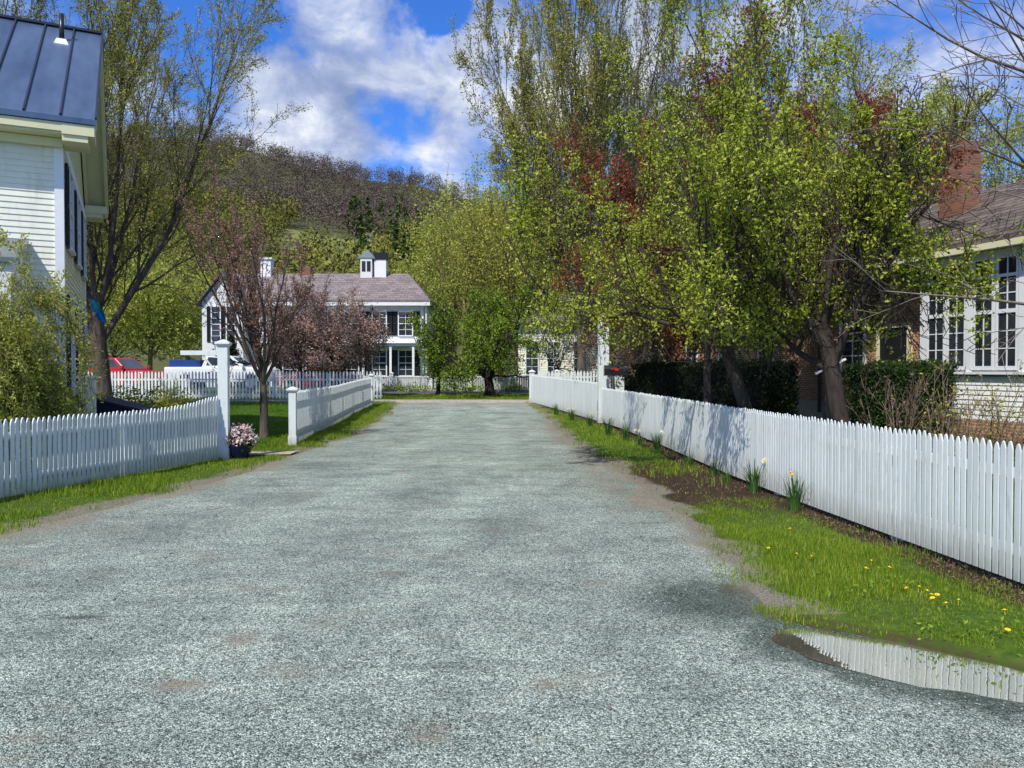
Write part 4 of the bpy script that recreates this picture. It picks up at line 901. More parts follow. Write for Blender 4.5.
m = MB(); m.box(-3, 3, -3, 3, -2, 2.6); m.build('wall', m_plain('barn_grey', (.22, .21, .20), .8), hb); m = MB(); m.prism([(-3.4, 2.5), (3.4, 2.5), (0, 4.2)], -3.2, 3.2, 'x'); m.build('roof', M['shingle'], hb)

M['bay_white'] = m_plain('bay_white', (.82, .82, .77), .5, .05, 2, .3)
# RIGHT BRICK HOUSE: local x runs along the wall away from the camera, local y is into the house
ang = math.atan2(.958, -.287)                         # direction of local +x
rh = thing('brick_house', 'brick house with a white windowed bay and grey shingled roof behind the right fence', 'house', (10.36, 19.5, 0), ang)
# local +y (left-normal of +x) points toward the drive; the house lies at negative y
bz = .45
m = MB(); m.box(-6.5, 0, -4, -.02, 0, 4.3); m.build('bay_core', M['bay_white'], rh)
m = MB(); clap(m, 'x', -6.5, -.10, -.018, bz, 1.42, 1, .115, .02); clap(m, 'y', -1.2, -.1, -.018, bz, 4.3, 1, .115, .02); m.build('bay_siding', M['bay_white'], rh)
m = MB(); m.box(-6.5, .004, -3.9, .004, 0, bz-.005); m.build('foundation', M['brick'], rh)
m = MB(); m.box(-6.5, .07, -.2, .10, 1.50, 1.56); m.box(-6.5, .03, -.1, .03, 1.42, 1.50); m.box(-.16, .02, -.10, .022, bz, 1.42); m.build('sill', M['white'], rh)
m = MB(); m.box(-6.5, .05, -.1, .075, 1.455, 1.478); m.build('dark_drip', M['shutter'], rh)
m = MB(); m.box(-6.5, .02, -.08, .012, 4.17, 4.32); m.box(-.19, .021, -.1, .03, 1.561, 4.17); m.build('frieze', M['white'], rh)
def casement(xc, w):
    f = MB(); y1_ = .05; z0_, zt, zu, z2 = 1.60, 2.92, 3.72, 4.16
    for a, b in ((xc-w/2, xc-w/2+.055), (xc+w/2-.055, xc+w/2)): f.box(a, b, .005, y1_, z0_, z2)
    for za, zb in ((z0_, z0_+.09), (zt-.045, zt+.045), (zu-.035, zu+.035), (z2-.05, z2)): f.box(xc-w/2+.055, xc+w/2-.055, .005, y1_, za, zb)
    for za, zb, rows in ((z0_+.09, zt-.045, 3), (zt+.045, zu-.035, 2), (zu+.035, z2-.05, 1)):
        f.box(xc-.012, xc+.012, .005, .035, za, zb)
        for k in range(1, rows): zz = za+(zb-za)*k/rows; f.box(xc-w/2+.055, xc+w/2-.055, .005, .033, zz-.012, zz+.012)
    o = f.build('window', M['white'], rh); g_ = MB(); g_.box(xc-w/2+.055, xc+w/2-.055, .003, .02, z0_+.09, z2-.05); g_.build('pane', M['glass'], o)
wx = -.48
for k in range(8):
    casement(wx-.0, .56); wx -= .60 if k % 2 == 0 else .74
m = MB(); wx = -.50
wx = -.48
for k in range(0, 7, 2): m.box(wx-1.04, wx-.90, -.05, .06, 1.56, 4.16); wx -= 1.34
m.build('mullion', M['white'], rh)
# brick range set back
BL = 14
m = MB(); m.box(.012, BL, -5.5, -.5, .62, 4.3); m.build('brick_wall', M['brick'], rh)
m = MB(); m.box(.012, BL+.01, -5.5, -.47, 0, .619); m.build('stucco_base', M['foundation'], rh)
rf = MB()
def rslope(y): return 4.42+(y-.55)*-.50
rf.hexa([(-7, .36, 4.42), (BL+.6, .36, 4.42), (BL+.6, -3.9, rslope(-3.9)), (-7, -3.9, rslope(-3.9)), (-7, .36, 4.56), (BL+.6, .36, 4.56), (BL+.6, -3.9, rslope(-3.9)+.14), (-7, -3.9, rslope(-3.9)+.14)])
rf.hexa([(-7, -8.3, 4.42), (BL+.6, -8.3, 4.42), (BL+.6, -3.901, rslope(-3.9)), (-7, -3.901, rslope(-3.9)), (-7, -8.3, 4.56), (BL+.6, -8.3, 4.56), (BL+.6, -3.901, rslope(-3.9)+.14), (-7, -3.901, rslope(-3.9)+.14)])
roof = rf.build('roof', M['shingle'], rh)
m = MB(); m.box(-7, BL+.6, .33, .42, 4.30, 4.44); m.box(-7, BL+.5, .03, .33, 4.33, 4.37); m.build('eave', M['cream'], rh)
m = MB(); m.prism([(-.5, 4.3), (-6.7, 4.3), (-3.9, 6.2)], BL-.3, BL-.02, 'x'); m.build('gable', M['brick'], rh)
chx, chy = 1.05, -2.3
m = MB(); m.box(chx-.36, chx+.36, chy-.34, chy+.34, 5.0, 7.50); m.box(chx-.39, chx+.39, chy-.37, chy+.37, 7.501, 7.60); m.box(chx-.36, chx+.36, chy-.34, chy+.34, 7.601, 7.76); chm = m.build('chimney', M['brickch'], roof)
m = MB(); m.lathe(chx, chy, [(.16, 7.76), (.13, 7.9), (.10, 7.9), (.1, 7.76)], 10); m.build('chimney_pot', M['brickch'], chm)
window(rh, 'x', 3.0, -.5, 1.6, 3.3, .9, 1, shutters=False, rows=2, cols=2); window(rh, 'x', 7.2, -.5, 1.7, 3.3, .8, 1, shutters=False, rows=2, cols=2); window(rh, 'x', 9.7, -.5, 1.7, 3.3, .8, 1, shutters=False, rows=2, cols=2); window(rh, 'x', 12.2, -.5, 1.7, 3.3, .8, 1, shutters=False, rows=2, cols=2)
m = MB(); m.box(.9, 1.9, -.498, -.44, .62, 2.75); d_ = m.build('door', M['shutter'], rh)
m = MB(); m.box(.8, .9, -.498, -.40, .62, 2.85); m.box(1.9, 2.0, -.498, -.40, .62, 2.85); m.box(.9, 1.9, -.498, -.40, 2.751, 2.85); m.build('frame', M['cream'], d_)
m = MB(); m.tube([(4.35, -.40, 4.25), (4.35, -.40, .3)], .055, 8); m.build('downpipe', M['pipe'], rh)
hr = thing('hand_rail', 'short white slanting handrail in front of the brick wall', 'handrail', (6.75, 16.6, 0), R_(-10))
m = MB(); m.bar((-.2, 0, 1.52), (.42, 0, 1.84), .035, .045); m.build('top_rail', M['white'], hr); m = MB(); m.bar((.0, 0, 0), (.0, 0, 1.60), .05); m.build('post', M['pipe'], hr); m = MB(); m.bar((.38, 0, 0), (.38, 0, 1.80), .05); m.build('post', M['pipe'], hr)

# ------------------------------------------------------------------ hedges and shrubs
def hedge(label, a, b, thick, z1, leaf, seed, n, ls=.06, z0=0.0, name='hedge'):
    a = Vector((*a, 0)); b = Vector((*b, 0)); d = b-a; Ln = d.length; ang = math.atan2(d.y, d.x)
    o = thing(name, label, 'hedge', (a.x, a.y, 0), ang)
    m = MB(); s = .1
    nx, nz = 26, 10; r = np.random.default_rng(seed)
    m.box(s, Ln-s, -thick/2+s, thick/2-s, 0, z1-s); m.build('branches', m_plain('hedge_core', (.006, .008, .005), .95), o)
    # leaves in a shell
    u = r.random((n, 3)); P = np.stack([u[:,0]*Ln, (u[:,1]-.5)*thick, z0+u[:,2]*(z1-z0)], -1)
    f = r.integers(0, 6, n); dep = r.random(n)**2*.14
    P[:,1] = np.where(f < 2, -thick/2+dep, np.where(f == 2, thick/2-dep, P[:,1])); P[:,2] = np.where(f == 3, z1-dep, P[:,2]); P[:,0] = np.where(f == 4, dep, np.where(f == 5, Ln-dep, P[:,0]))
    bump_ = .07*vnoise(P[:,0], P[:,2]+P[:,1], 2.2, seed)+.04*vnoise(P[:,0], P[:,2], 6, seed)
    P[:,1] += np.where(f < 2, -bump_, 0); P[:,2] += np.where(f == 3, bump_, 0)
    V, Fq = leafmesh(P, ls, seed, .6, 0, 2, .03); np_mesh('foliage', V, Fq, leaf, o); return o
hedge('long dark clipped hedge behind the right fence near the mailbox', (6.5, 18.55), (3.75, 24.0), 1.1, 1.78, M['lf_hedge'], 3, 16000)
hedge('green boxwood hedge right of the nearest crab apple trunk', (7.25, 15.9), (8.95, 16.3), 1.2, 1.72, M['lf_box'], 4, 9000)
def cane_shrub(label, x, y, h, n, spread, mat, seed, leaves=None, name='bare_shrub', nl=0):
    rr = random.Random(seed); out = []; o = thing(name, label, 'shrub', (x, y, 0))
    PP = [lv(3, .45, 28, .12, .02, 7, .35, rr=.6, taper=.7), lv(2, .5, 30, .15, .02, 4, .3, rr=.7), lv(0, .5, 30, .2, 0, 3)]
    for k in range(n):
        az = rr.random()*6.28; t = rr.random()**.7*spread; d = Vector((math.cos(az)*t, math.sin(az)*t, 1)).normalized()
        grow(out, Vector((math.cos(az)*.12*rr.random(), math.sin(az)*.12*rr.random(), -.03)), d, h*rr.uniform(.65, 1.1), .011, 0, PP, rr)
    V, Fq = tubes([(p, r_, l+1) for p, r_, l in out], .0035); np_mesh('stem', V, Fq, mat, o, smooth=True)
    if leaves:
        L_ = np.array([tuple(p) for pts, r_, l in out for p in pts[2:]]); V, Fq = leafmesh(L_, .045, seed, .5, 0, nl or 1, .03); np_mesh('foliage', V, Fq, leaves, o)
for i, (px, Yd, h, n, sp_, lab) in enumerate(((893, 11, 1.6, 14, .45, 'tan bare shrub at the left end of the white bay'), (935, 9.6, 1.55, 10, .5, 'tall bare shrub below the first bay windows'), (985, 10.5, 1.5, 11, .5, 'bare shrub below the rightmost bay windows'), (960, 13, 1.1, 12, .6, 'low brown shrub between two taller bare shrubs'), (1030, 9.5, 1.5, 14, .5, 'bare shrub cut by the right edge of the photo'))):
    cane_shrub(lab, (px-512)/F*Yd, Yd, h, n, sp_, M['barktan'], 200+i, M['dry'] if i in (0, 3) else M['lf_bud'])
for i, (px, Yd, w_, h_, lf, lab) in enumerate(((880, 12.6, .6, .45, 'lf_apple', 'low bright green plant at the foot of the boxwood hedge'), (945, 14.5, 1.2, .42, 'dry', 'mound of dry brown leaves under the white bay'), (1005, 14, 1.0, .42, 'dry', 'dry brown clump under the rightmost windows'), (1000, 11.5, .9, .35, 'lf_apple', 'low green plant behind the nearest pickets'), (168, 29, 1.0, .9, 'lf_bud', 'twiggy olive shrub before the openwork street fence'), (128, 26, 1.1, 1.0, 'lf_box', 'dark leafy shrub left of the lawn before the street fence'), (600, 40, 1.3, 1.1, 'lf_box', 'green shrub behind the tall white post'))):
    x = (px-512)/F*Yd; r_ = np.random.default_rng(50+i); n = 900; d = r_.normal(size=(n, 3)); d /= np.linalg.norm(d, axis=1)[:,None]; P = d*r_.random((n, 1))**.4*np.array([w_, w_*.7, h_]); P[:,2] = np.abs(P[:,2])*(1+.2*vnoise(P[:,0], P[:,1], 3))
    V, Fq = leafmesh(P, .06 if Yd < 20 else .09, i, .55, 0, 2, .04); o = np_mesh('leafy_shrub', V, Fq, M[lf]); o.location = (x, Yd, H(x, Yd)); tag(o, lab, 'shrub')
# dark conical evergreen and thin climber plants
eg = thing('conifer_tree', 'dark cone shaped evergreen at the left corner of the farmhouse', 'tree', (-17.3, 47.5, H(-17.3, 47.5)))
r_ = np.random.default_rng(3); t = r_.random((3500, 1)); a = r_.random((3500, 1))*6.28; P = np.concatenate([np.cos(a)*.8*(1-t), np.sin(a)*.8*(1-t), t*3.2], 1); V, Fq = leafmesh(P, .16, 3); np_mesh('crown', V, Fq, M['lf_hedge'], eg); m = MB(); m.tube([(0,0,0), (0,0,3)], [.08,.02], 6); m.build('trunk', M['barkdark'], eg)

# ------------------------------------------------------------------ vehicles
def vehicle(name, label, cat, loc, rz, paint, prof, cab, W=1.85, wheels=(-1.5, 1.5), wr=.36, extra=None, pillar=True):
    """prof: body side outline (x,z); cab: greenhouse outline (x,z)"""
    o = thing(name, label, cat, loc, rz)
    m = MB(); m.prism(prof, -W/2, W/2); body = m.build('body', paint, o, bevel=.06)
    zc = sum(z for x, z in cab)/len(cab); z0 = min(z for x, z in cab); z1 = max(z for x, z in cab)
    def cabmesh(infl, cut):
        P = []; n = len(cab); cxm = sum(x for x, z in cab)/n
        for s in (-1, 1):
            for x, z in cab:
                t = (z-z0)/(z1-z0); P.append((cxm+(x-cxm)*infl, s*(W/2-.04-.17*t)*infl, z0+(z-z0)*(cut)))
        return P, [tuple(range(n)), tuple(range(2*n-1, n-1, -1))]+[(i, n+i, n+(i+1) % n, (i+1) % n) for i in range(n)]
    P, Fs = cabmesh(1, 1); m = MB(); m.add(P, Fs); m.build('cab', paint, o, bevel=.03)
    xa0, xa1, xb1, xb0 = cab[0][0], cab[1][0], cab[2][0], cab[3][0]
    def sp_(t, u): return (xa0+(xa1-xa0)*t)*(1-u)+(xb0+(xb1-xb0)*t)*u
    yw = lambda t: W/2-.04-.17*t+.004
    for s in (-1, 1):
        for u0, u1 in ((.10, .47), (.53, .90)):
            vs = [(sp_(t, u), s*yw(t), z0+(z1-z0)*t) for t, u in ((.14, u0), (.14, u1), (.84, u1), (.84, u0))]
            m = MB(); m.add(vs+[(x, y-s*.02, z) for x, y, z in vs], [(0,1,2,3), (7,6,5,4), (0,4,5,1), (1,5,6,2), (2,6,7,3), (3,7,4,0)]); m.build('window', M['carglass'], o)
    for (xl, xh) , nm in (((xb0, xb1), 'windscreen'), ((xa0, xa1), 'rear_window')):
        dn = .008 if xl > 0 else -.008
        vs = [(xl+(xh-xl)*t+dn, q*(W/2-.04-.17*t-.12), z0+(z1-z0)*t) for t, q in ((.10, -1), (.10, 1), (.88, 1), (.88, -1))]
        m = MB(); m.add(vs+[(x-dn*3, y, z) for x, y, z in vs], [(0,1,2,3), (7,6,5,4), (0,4,5,1), (1,5,6,2), (2,6,7,3), (3,7,4,0)]); m.build(nm, M['carglass'], o)
    for wx_ in wheels:
        for s in (-1, 1):
            m = MB(); m.tube([(wx_, s*(W/2-.22), wr), (wx_, s*(W/2+.01), wr)], wr, 20); wh = m.build('wheel', M['rubber'], o, bevel=.03)
            m = MB(); m.tube([(wx_, s*(W/2+.0), wr), (wx_, s*(W/2+.025), wr)], wr*.62, 14); m.build('rim', M['rim'], wh)
    xf = max(x for x, z in prof); xr = min(x for x, z in prof)
    for s in (-1, 1):
        m = MB(); m.box(xf-.10, xf+.01, s*(W/2-.2)-.16, s*(W/2-.2)+.16, .68, .84); m.build('headlight', M['lamp'], o, bevel=.02)
        m = MB(); m.box(xr-.012, xr+.06, s*(W/2-.14)-.1, s*(W/2-.14)+.1, .74, .95); m.build('tail_light', M['red'], o, bevel=.01)
        m = MB(); m.box(cab[-1][0]-.15, cab[-1][0], s*(W/2+.02), s*(W/2+.18), z0+.02, z0+.18); m.build('mirror', paint, o, bevel=.02)
    m = MB(); m.box(xf-.02, xf+.07, -W/2+.08, W/2-.08, .38, .58); m.build('bumper', M['rim'], o, bevel=.02)
    if extra: extra(o)
    return o
tprof = [(-2.8, .5), (-2.0, .5), (-1.95, .78), (-1.7, .88), (-1.45, .78), (-1.4, .45), (1.45, .45), (1.5, .78), (1.75, .88), (2.0, .78), (2.05, .5), (2.8, .5), (2.85, .95), (2.7, 1.16), (1.35, 1.25), (-2.8, 1.25)]
def bed(o):
    m = MB(); m.box(-2.6, -.95, -.75, .75, 1.2, 1.62); m.build('cargo_cover', m_plain('tarp_blue', (.01, .05, .22), .6), o)
tx = (224-512)/F*41.3
vehicle('pickup_truck', 'white pickup truck with a blue load parked behind the street fence', 'pickup truck', (tx, 41.3, H(tx, 41.3)+.16), 0, M['truck'], tprof, [(-.85, 1.24), (-.65, 1.82), (.65, 1.84), (1.42, 1.24)], 1.9, (-1.7, 1.75), .38, bed)
sprof = [(-2.2, .35), (-1.65, .35), (-1.6, .6), (-1.35, .68), (-1.1, .6), (-1.05, .3), (1.05, .3), (1.1, .6), (1.35, .68), (1.6, .6), (1.65, .35), (2.2, .4), (2.25, .7), (2.1, .88), (1.1, .98), (-1.7, 1.0), (-2.2, .92)]
tx = (118-512)/F*40.6
vehicle('parked_car', 'red car with white trim left of the pickup under the big tree', 'car', (tx, 40.6, H(tx, 40.6)+.04), R_(-12), M['red'], [(x, z*1.28) for x, z in sprof], [(-1.6, 1.26), (-1.2, 1.85), (.4, 1.86), (1.15, 1.26)], 1.85, (-1.35, 1.35), .36)
tx = (80-512)/F*43.8
vehicle('parked_car', 'red car mostly hidden by the left house', 'car', (tx, 43.8, H(tx, 43.8)+.04), R_(5), M['red'], [(x, z*1.25) for x, z in sprof], [(-1.6, 1.23), (-1.2, 1.8), (.4, 1.82), (1.15, 1.23)], 1.85, (-1.35, 1.35), .36)
tx = (320-512)/F*41.2
vehicle('parked_car', 'low red car seen through the fence below the plum trees', 'car', (tx, 41.2, H(tx, 41.2)+.04), R_(180), M['red'], sprof, [(-1.6, .98), (-1.0, 1.38), (.3, 1.4), (1.05, .98)], 1.8, (-1.35, 1.35), .33)

# ------------------------------------------------------------------ grass
def blades(name, mat, P, h, w, seed, kind='stuff', lean=.45):
    r = np.random.default_rng(seed); n = len(P); a = r.random(n)*6.283; hh = h*(.5+r.random(n))*(.8+.75*vnoise(P[:,0], P[:,1], 1.6, 51)+.3*vnoise(P[:,0], P[:,1], 6, 52)).clip(.5, 2); ww = w*(.7+.6*r.random(n))
    side = np.stack([np.cos(a), np.sin(a), 0*a], -1)*ww[:,None]/2; la = r.random(n)*6.283; le_ = r.random(n)*lean*hh
    ld = np.stack([np.cos(la)*le_, np.sin(la)*le_, 0*la], -1); up = np.stack([0*a, 0*a, hh], -1)
    V = np.stack([P-side, P+side, P+side*.7+ld*.35+up*.55, P-side*.7+ld*.35+up*.55, P+ld+up], 1)
    Vv = V.reshape(-1, 3); b = np.arange(n)*5
    F3 = np.concatenate([np.stack([b, b+1, b+2], -1), np.stack([b, b+2, b+3], -1), np.stack([b+3, b+2, b+4], -1)])
    o = np_mesh(name, Vv, F3, mat); tag(o, kind=kind); return o
r = np.random.default_rng(77)
def on_ground(x, y): return np.stack([x, y, hf(x, y)+.0], -1)
# right verge
def rverge(n, y0, y1, p=1.0):
    y = y0+(y1-y0)*r.random(n)**p; xr = redge(y); xf = rfx(y); x = xr-.26+(xf-xr+.33)*r.random(n)
    d = x-xr; f = xf-x
    dens = np.maximum(sstep(-.25, .42, d+.30*vnoise(x, y, 2.2, 31)+.12*vnoise(x, y, 7, 30)), .8*(y < 5.15)*sstep(-.3, -.1, d+.1*vnoise(x, y, 7, 30)))*(.15+.85*sstep(.05, .40, f+.1*vnoise(x, y, 3, 32)))
    dens *= 1-.93*np.exp(-((y-10.6)/2.4)**2)*sstep(-.8, .4, .7+vnoise(x, y, 1.5, 33))
    dens *= .35+.65*sstep(-.5, .3, vnoise(x, y, 1.1, 34)+.4)
    dens *= np.where(y > 13, .55, 1)*(pud(x, y) > .90)
    k = r.random(n) < dens; return on_ground(x[k], y[k])
P = rverge(80000, 2.6, 9.5); blades('verge_grass', M['grass'], P, .05, .006, 1)
P = rverge(38000, 9.5, 33); blades('verge_grass', M['grass'], P, .07, .012, 2)
# left verge (drive side of the fence)
def lfx(y): return np.interp(y, [5.2, 9.26, 13.3, 14.0, 16.2, 30.8, 34.8], [-7.3, -6.2, -5.2, -4.9, -4.62, -5.62, -5.8])
n = 90000; y = r.uniform(5, 33, n)**1.0; y = 5+28*r.random(n)**1.6; xl = ledge(y); xf = lfx(y); x = xf-.6+(xl-xf+.85)*r.random(n); d = xl-x
dens = sstep(-.22, .40, d+.3*vnoise(x, y, 1.7, 35))*(.45+.55*sstep(-.5, .4, vnoise(x, y, 1.2, 36)+.3))*(1-.85*np.exp(-((y-14.6)/.45)**2))
k = r.random(n) < dens; blades('verge_grass', M['grass'], on_ground(x[k], y[k]), .07, .010, 3)
# left lawn
n = 150000; y = 9+26*r.random(n); x = lfx(y)-.2-(r.random(n)**1.2)*(16); k = (x > -.60*y-2) & (np.abs(y-14.6) > .33); x, y = x[k], y[k]
blades('lawn_grass', M['grassdark'], on_ground(x, y), .07, .018, 4)
# far strip and right garden
n = 45000; y = r.uniform(34.4, 39.8, n); x = r.uniform(-26, 8, n); blades('strip_grass', M['grass'], on_ground(x, y), .08, .03, 5)
n = 30000; y = r.uniform(5, 32, n); x = rfx(y)+.15+r.random(n)*6; blades('garden_grass', M['grassdark'], on_ground(x, y), .08, .014, 6)
# mulch: dry leaves and twigs along the right fence
n = 5200; y = 2.8+14*r.random(n)**1.3; x = rfx(y)-.30*r.random(n)**1.2+.08; x2 = redge(y)+(rfx(y)-redge(y))*r.random(n); k = (r.random(n) < np.exp(-((y-10.6)/2.3)**2)*.8); x = np.where(k, x2, x)
P = on_ground(x, y)+np.array([0, 0, .012]); V, Fq = leafmesh(P, .035, 8, .35, .15, 1, .006); o = np_mesh('leaf_litter', V, Fq, M['dry']); tag(o, kind='stuff')
# loose stones on the drive near the camera
def stones(n, seed, y0, y1, s0, s1, mat, dens=None):
    r = np.random.default_rng(seed); y = y0+(y1-y0)*r.random(n)**1.5; x = ledge(y)+(redge(y)-ledge(y))*r.random(n); k = (np.abs(x) < .72*y+.3) & (pud(x, y) > 1.15) & (r.random(n) < sstep(.1, 1.1, redge(y)-x)) & (r.random(n) < sstep(.1, 1.3, x-ledge(y))); x, y = x[k], y[k]; n = len(x)
    ico = np.array([(1,0,0),(-1,0,0),(0,1,0),(0,-1,0),(0,0,1),(0,0,-1)], float); fc = np.array([(0,2,4),(2,1,4),(1,3,4),(3,0,4),(2,0,5),(1,2,5),(3,1,5),(0,3,5)])
    S = r.uniform(s0, s1, (n, 1, 1))*r.uniform(.6, 1.3, (n, 6, 1)); a = r.random(n)*6.28; ca, sa = np.cos(a), np.sin(a)
    V = ico[None]*S*np.array([1, .8, .6]); V = np.stack([V[...,0]*ca[:,None]-V[...,1]*sa[:,None], V[...,0]*sa[:,None]+V[...,1]*ca[:,None], V[...,2]], -1)
    z = hf(x, y)+.006+.016*vnoise(x, y, .9, 15)*(1-np.exp(-(pud(x,y)/1.6)**2))+.006*vnoise(x, y, 3, 16)
    V = V+np.stack([x, y, z], -1)[:,None]; o = np_mesh('gravel_stones', V.reshape(-1, 3), (fc[None]+np.arange(n)[:,None,None]*6).reshape(-1, 3), mat); tag(o, kind='stuff')
def m_stone():
    m, nt, out = newmat('loose_stone'); g_ = N(nt, 'ShaderNodeNewGeometry').outputs['Random Per Island']
    bsdf(nt, out, ramp(nt, g_, [(.05, (.05, .062, .056)), (.4, (.18, .205, .185)), (.75, (.32, .355, .325)), (.97, (.46, .50, .46))]), .8, spec=.3); return m
M['stonebit'] = m_stone()
stones(60000, 5, 2.6, 9.5, .003, .0065, M['stonebit']); stones(1500, 6, 2.6, 9, .007, .013, M['stonebit'])

# ------------------------------------------------------------------ daffodils, dandelions
def strap(seed, n, h):
    r = np.random.default_rng(seed); V = []; Fq = []; b = 0
    for k in range(n):
        a = r.random()*6.28; ln = h*r.uniform(.6, 1.1); lean_ = r.uniform(.05, .5); d = np.array([math.cos(a), math.sin(a), 0]); s = np.array([-d[1], d[0], 0])*.007; p0 = d*.06*r.random()+np.array([math.cos(k), math.sin(k), 0])*.04*r.random()
        for j in range(5):
            t = j/4; c = p0+d*lean_*ln*t*t+np.array([0, 0, ln*(t-.18*lean_*t*t)]); w_ = 1-.85*t**3; V += [c-s*w_, c+s*w_]
            if j: q = b+2*j; Fq.append((q-2, q-1, q+1, q))
        b += 10
    return np.array(V), np.array(Fq)
dafs = [(755, 494, .34, 1, 'large daffodil clump with white flowers beside the mulch bed'), (796, 512, .34, 2, 'drooping daffodil clump right of the largest clump'), (715, 476, .22, 0, 'small daffodil clump in the bare mulch'), (690, 468, .22, 0, 'leafy daffodil clump at the left end of the mulch'),
        (657, 452, .30, 1, 'daffodil clump at the foot of the fence right of the mailbox'), (640, 446, .25, 2, 'short daffodil clump right of the post base'), (626, 442, .34, 0, 'tall daffodil clump directly below the mailbox'), (608, 436, .36, 1, 'bushy daffodil clump at the foot of the tall post'), (590, 428, .3, 1, 'daffodil clump just beyond the tall post'), (572, 421, .3, 2, 'daffodil clump halfway along the far fence'), (556, 415, .3, 1, 'daffodil clump near the end of the far fence'), (728, 483, .16, 0, 'tiny daffodil sprout in the mulch')]
for i, (px, py, h, nf, lab) in enumerate(dafs):
    yy = F*(CH)/(py-HZ)
    for _ in range(5): yy = F*(CH-H(0, yy) if yy > 22 else CH)/(py-HZ)
    x = (px-512)/F*yy; x = min(x, float(rfx(yy))-.1)
    o = thing('daffodil_plant', lab, 'daffodil', (x, yy, H(x, yy)), i*.7, 'daffodil clumps along the right fence')
    h *= 1.3; V, Fq = strap(i, 60 if h > .36 else 26, h); np_mesh('leaves', V, Fq, M['daff'], o)
    for k in range(nf):
        a = k*2.3+i; cx_, cy_, cz = .12*math.cos(a), .12*math.sin(a), h*.98
        m = MB(); m.tube([(0, 0, 0), (cx_*.5, cy_*.5, h*.6), (cx_, cy_, cz)], .004, 4); st = m.build('flower_stem', M['daff'], o)
        m = MB()
        for q in range(6):
            t = q*math.pi/3; m.add([(cx_, cy_, cz), (cx_+.03*math.cos(t-.35), cy_-.006, cz+.03*math.sin(t-.35)), (cx_+.045*math.cos(t), cy_-.012, cz+.045*math.sin(t)), (cx_+.03*math.cos(t+.35), cy_-.006, cz+.03*math.sin(t+.35))], [(0, 1, 2, 3)])
        m.build('petals', M['petalw'], st); m = MB(); m.tube([(cx_, cy_-.003, cz), (cx_, cy_-.03, cz)], [.010, .014], 8); m.build('trumpet', M['petaly'], st)
dm = MB()
for q in range(16):
    t = q*2*math.pi/16; dm.add([(0, 0, .052), (.020*math.cos(t-.18), .020*math.sin(t-.18), .058), (.024*math.cos(t), .024*math.sin(t), .056), (.020*math.cos(t+.18), .020*math.sin(t+.18), .058)], [(0,1,2,3)])
dm.frus(0, 0, .053, .064, .010, .006); dm.tube([(0, 0, 0), (0, 0, .053)], .002, 4)
first = None
for cx_, cy_ in ((175,220),(240,235),(278,242),(415,270),(430,253),(472,268),(525,322),(548,318),(568,328),(580,338),(597,336),(625,360),(650,352),(770,378),(773,424),(230,172),(590,345)):
    px, py = 700+cx_/2.494, 460+cy_/2.494; yy = F*(CH-.05)/(py-HZ); x = (px-512)/F*yy
    if first is None: first = dm.build('dandelion', M['petaly']); o = first
    else: o = first.copy(); COL.objects.link(o)
    o.scale = (.75, .75, .9); o.location = (x, yy, H(x, yy)+.0); o.rotation_euler = (R_(14), R_(random.Random(cx_).uniform(-12, 12)), cx_); tag(o, 'yellow dandelion flower in the grass of the right verge', 'dandelion', 'dandelions in the right verge')
r_ = np.random.default_rng(12); P = []
for _ in range(400):
    x = r_.uniform(1.4, 4.2); y = r_.uniform(3.0, 5.0)
    if .72 < float(pud(x, y)) < 1.15: P.append((x, y, -.012 if float(pud(x, y)) < .95 else float(hf(x, y))+.012))
V, Fq = leafmesh(np.array(P), .022, 4, .4, .15, 1, .002); V[:,2] = np.repeat(np.array(P)[:,2], 4)+.003*r_.random(len(V)); o = np_mesh('puddle_debris', V, Fq, M['dry']); tag(o, kind='stuff')
n = 420; y = 2.8+12*r_.random(n)**1.4; x = ledge(y)+(redge(y)-ledge(y))*r_.random(n); k = pud(x, y) > 1.1; P = on_ground(x[k], y[k])+np.array([0, 0, .022]); V, Fq = leafmesh(P, .022, 5, .4, .3, 1, .001); V[:,2] = np.repeat(P[:,2], 4)+.008*r_.random(len(V)); o = np_mesh('fallen_petals', V, Fq, M['dry']); tag(o, kind='stuff')
# broad weed leaves by the puddle
for i, (px, py, lab) in enumerate(((905, 600, 'broad leaved weed clump under the dandelions'), (955, 648, 'broad leaved weed clump at the puddle edge'), (865, 607, 'low weed left of the dandelion clump'), (1000, 655, 'broad leaved weed at the right end of the puddle edge'))):
    yy = F*CH/(py-HZ); x = (px-512)/F*yy; r_ = np.random.default_rng(i); P = np.concatenate([r_.normal(size=(90, 2))*.09, .02+.03*r_.random((90, 1))], 1)
    V, Fq = leafmesh(P, .03, i, .5); o = thing('weed_plant', lab, 'weed', (x+.05, yy+.22, H(x, yy+.22)+.01)); np_mesh('leaves', V, Fq, M['lf_apple'], o); m = MB(); m.tube([(0, 0, -.01), (.01, 0, .045)], [.004, .002], 5); m.build('stem', M['lf_apple'], o)

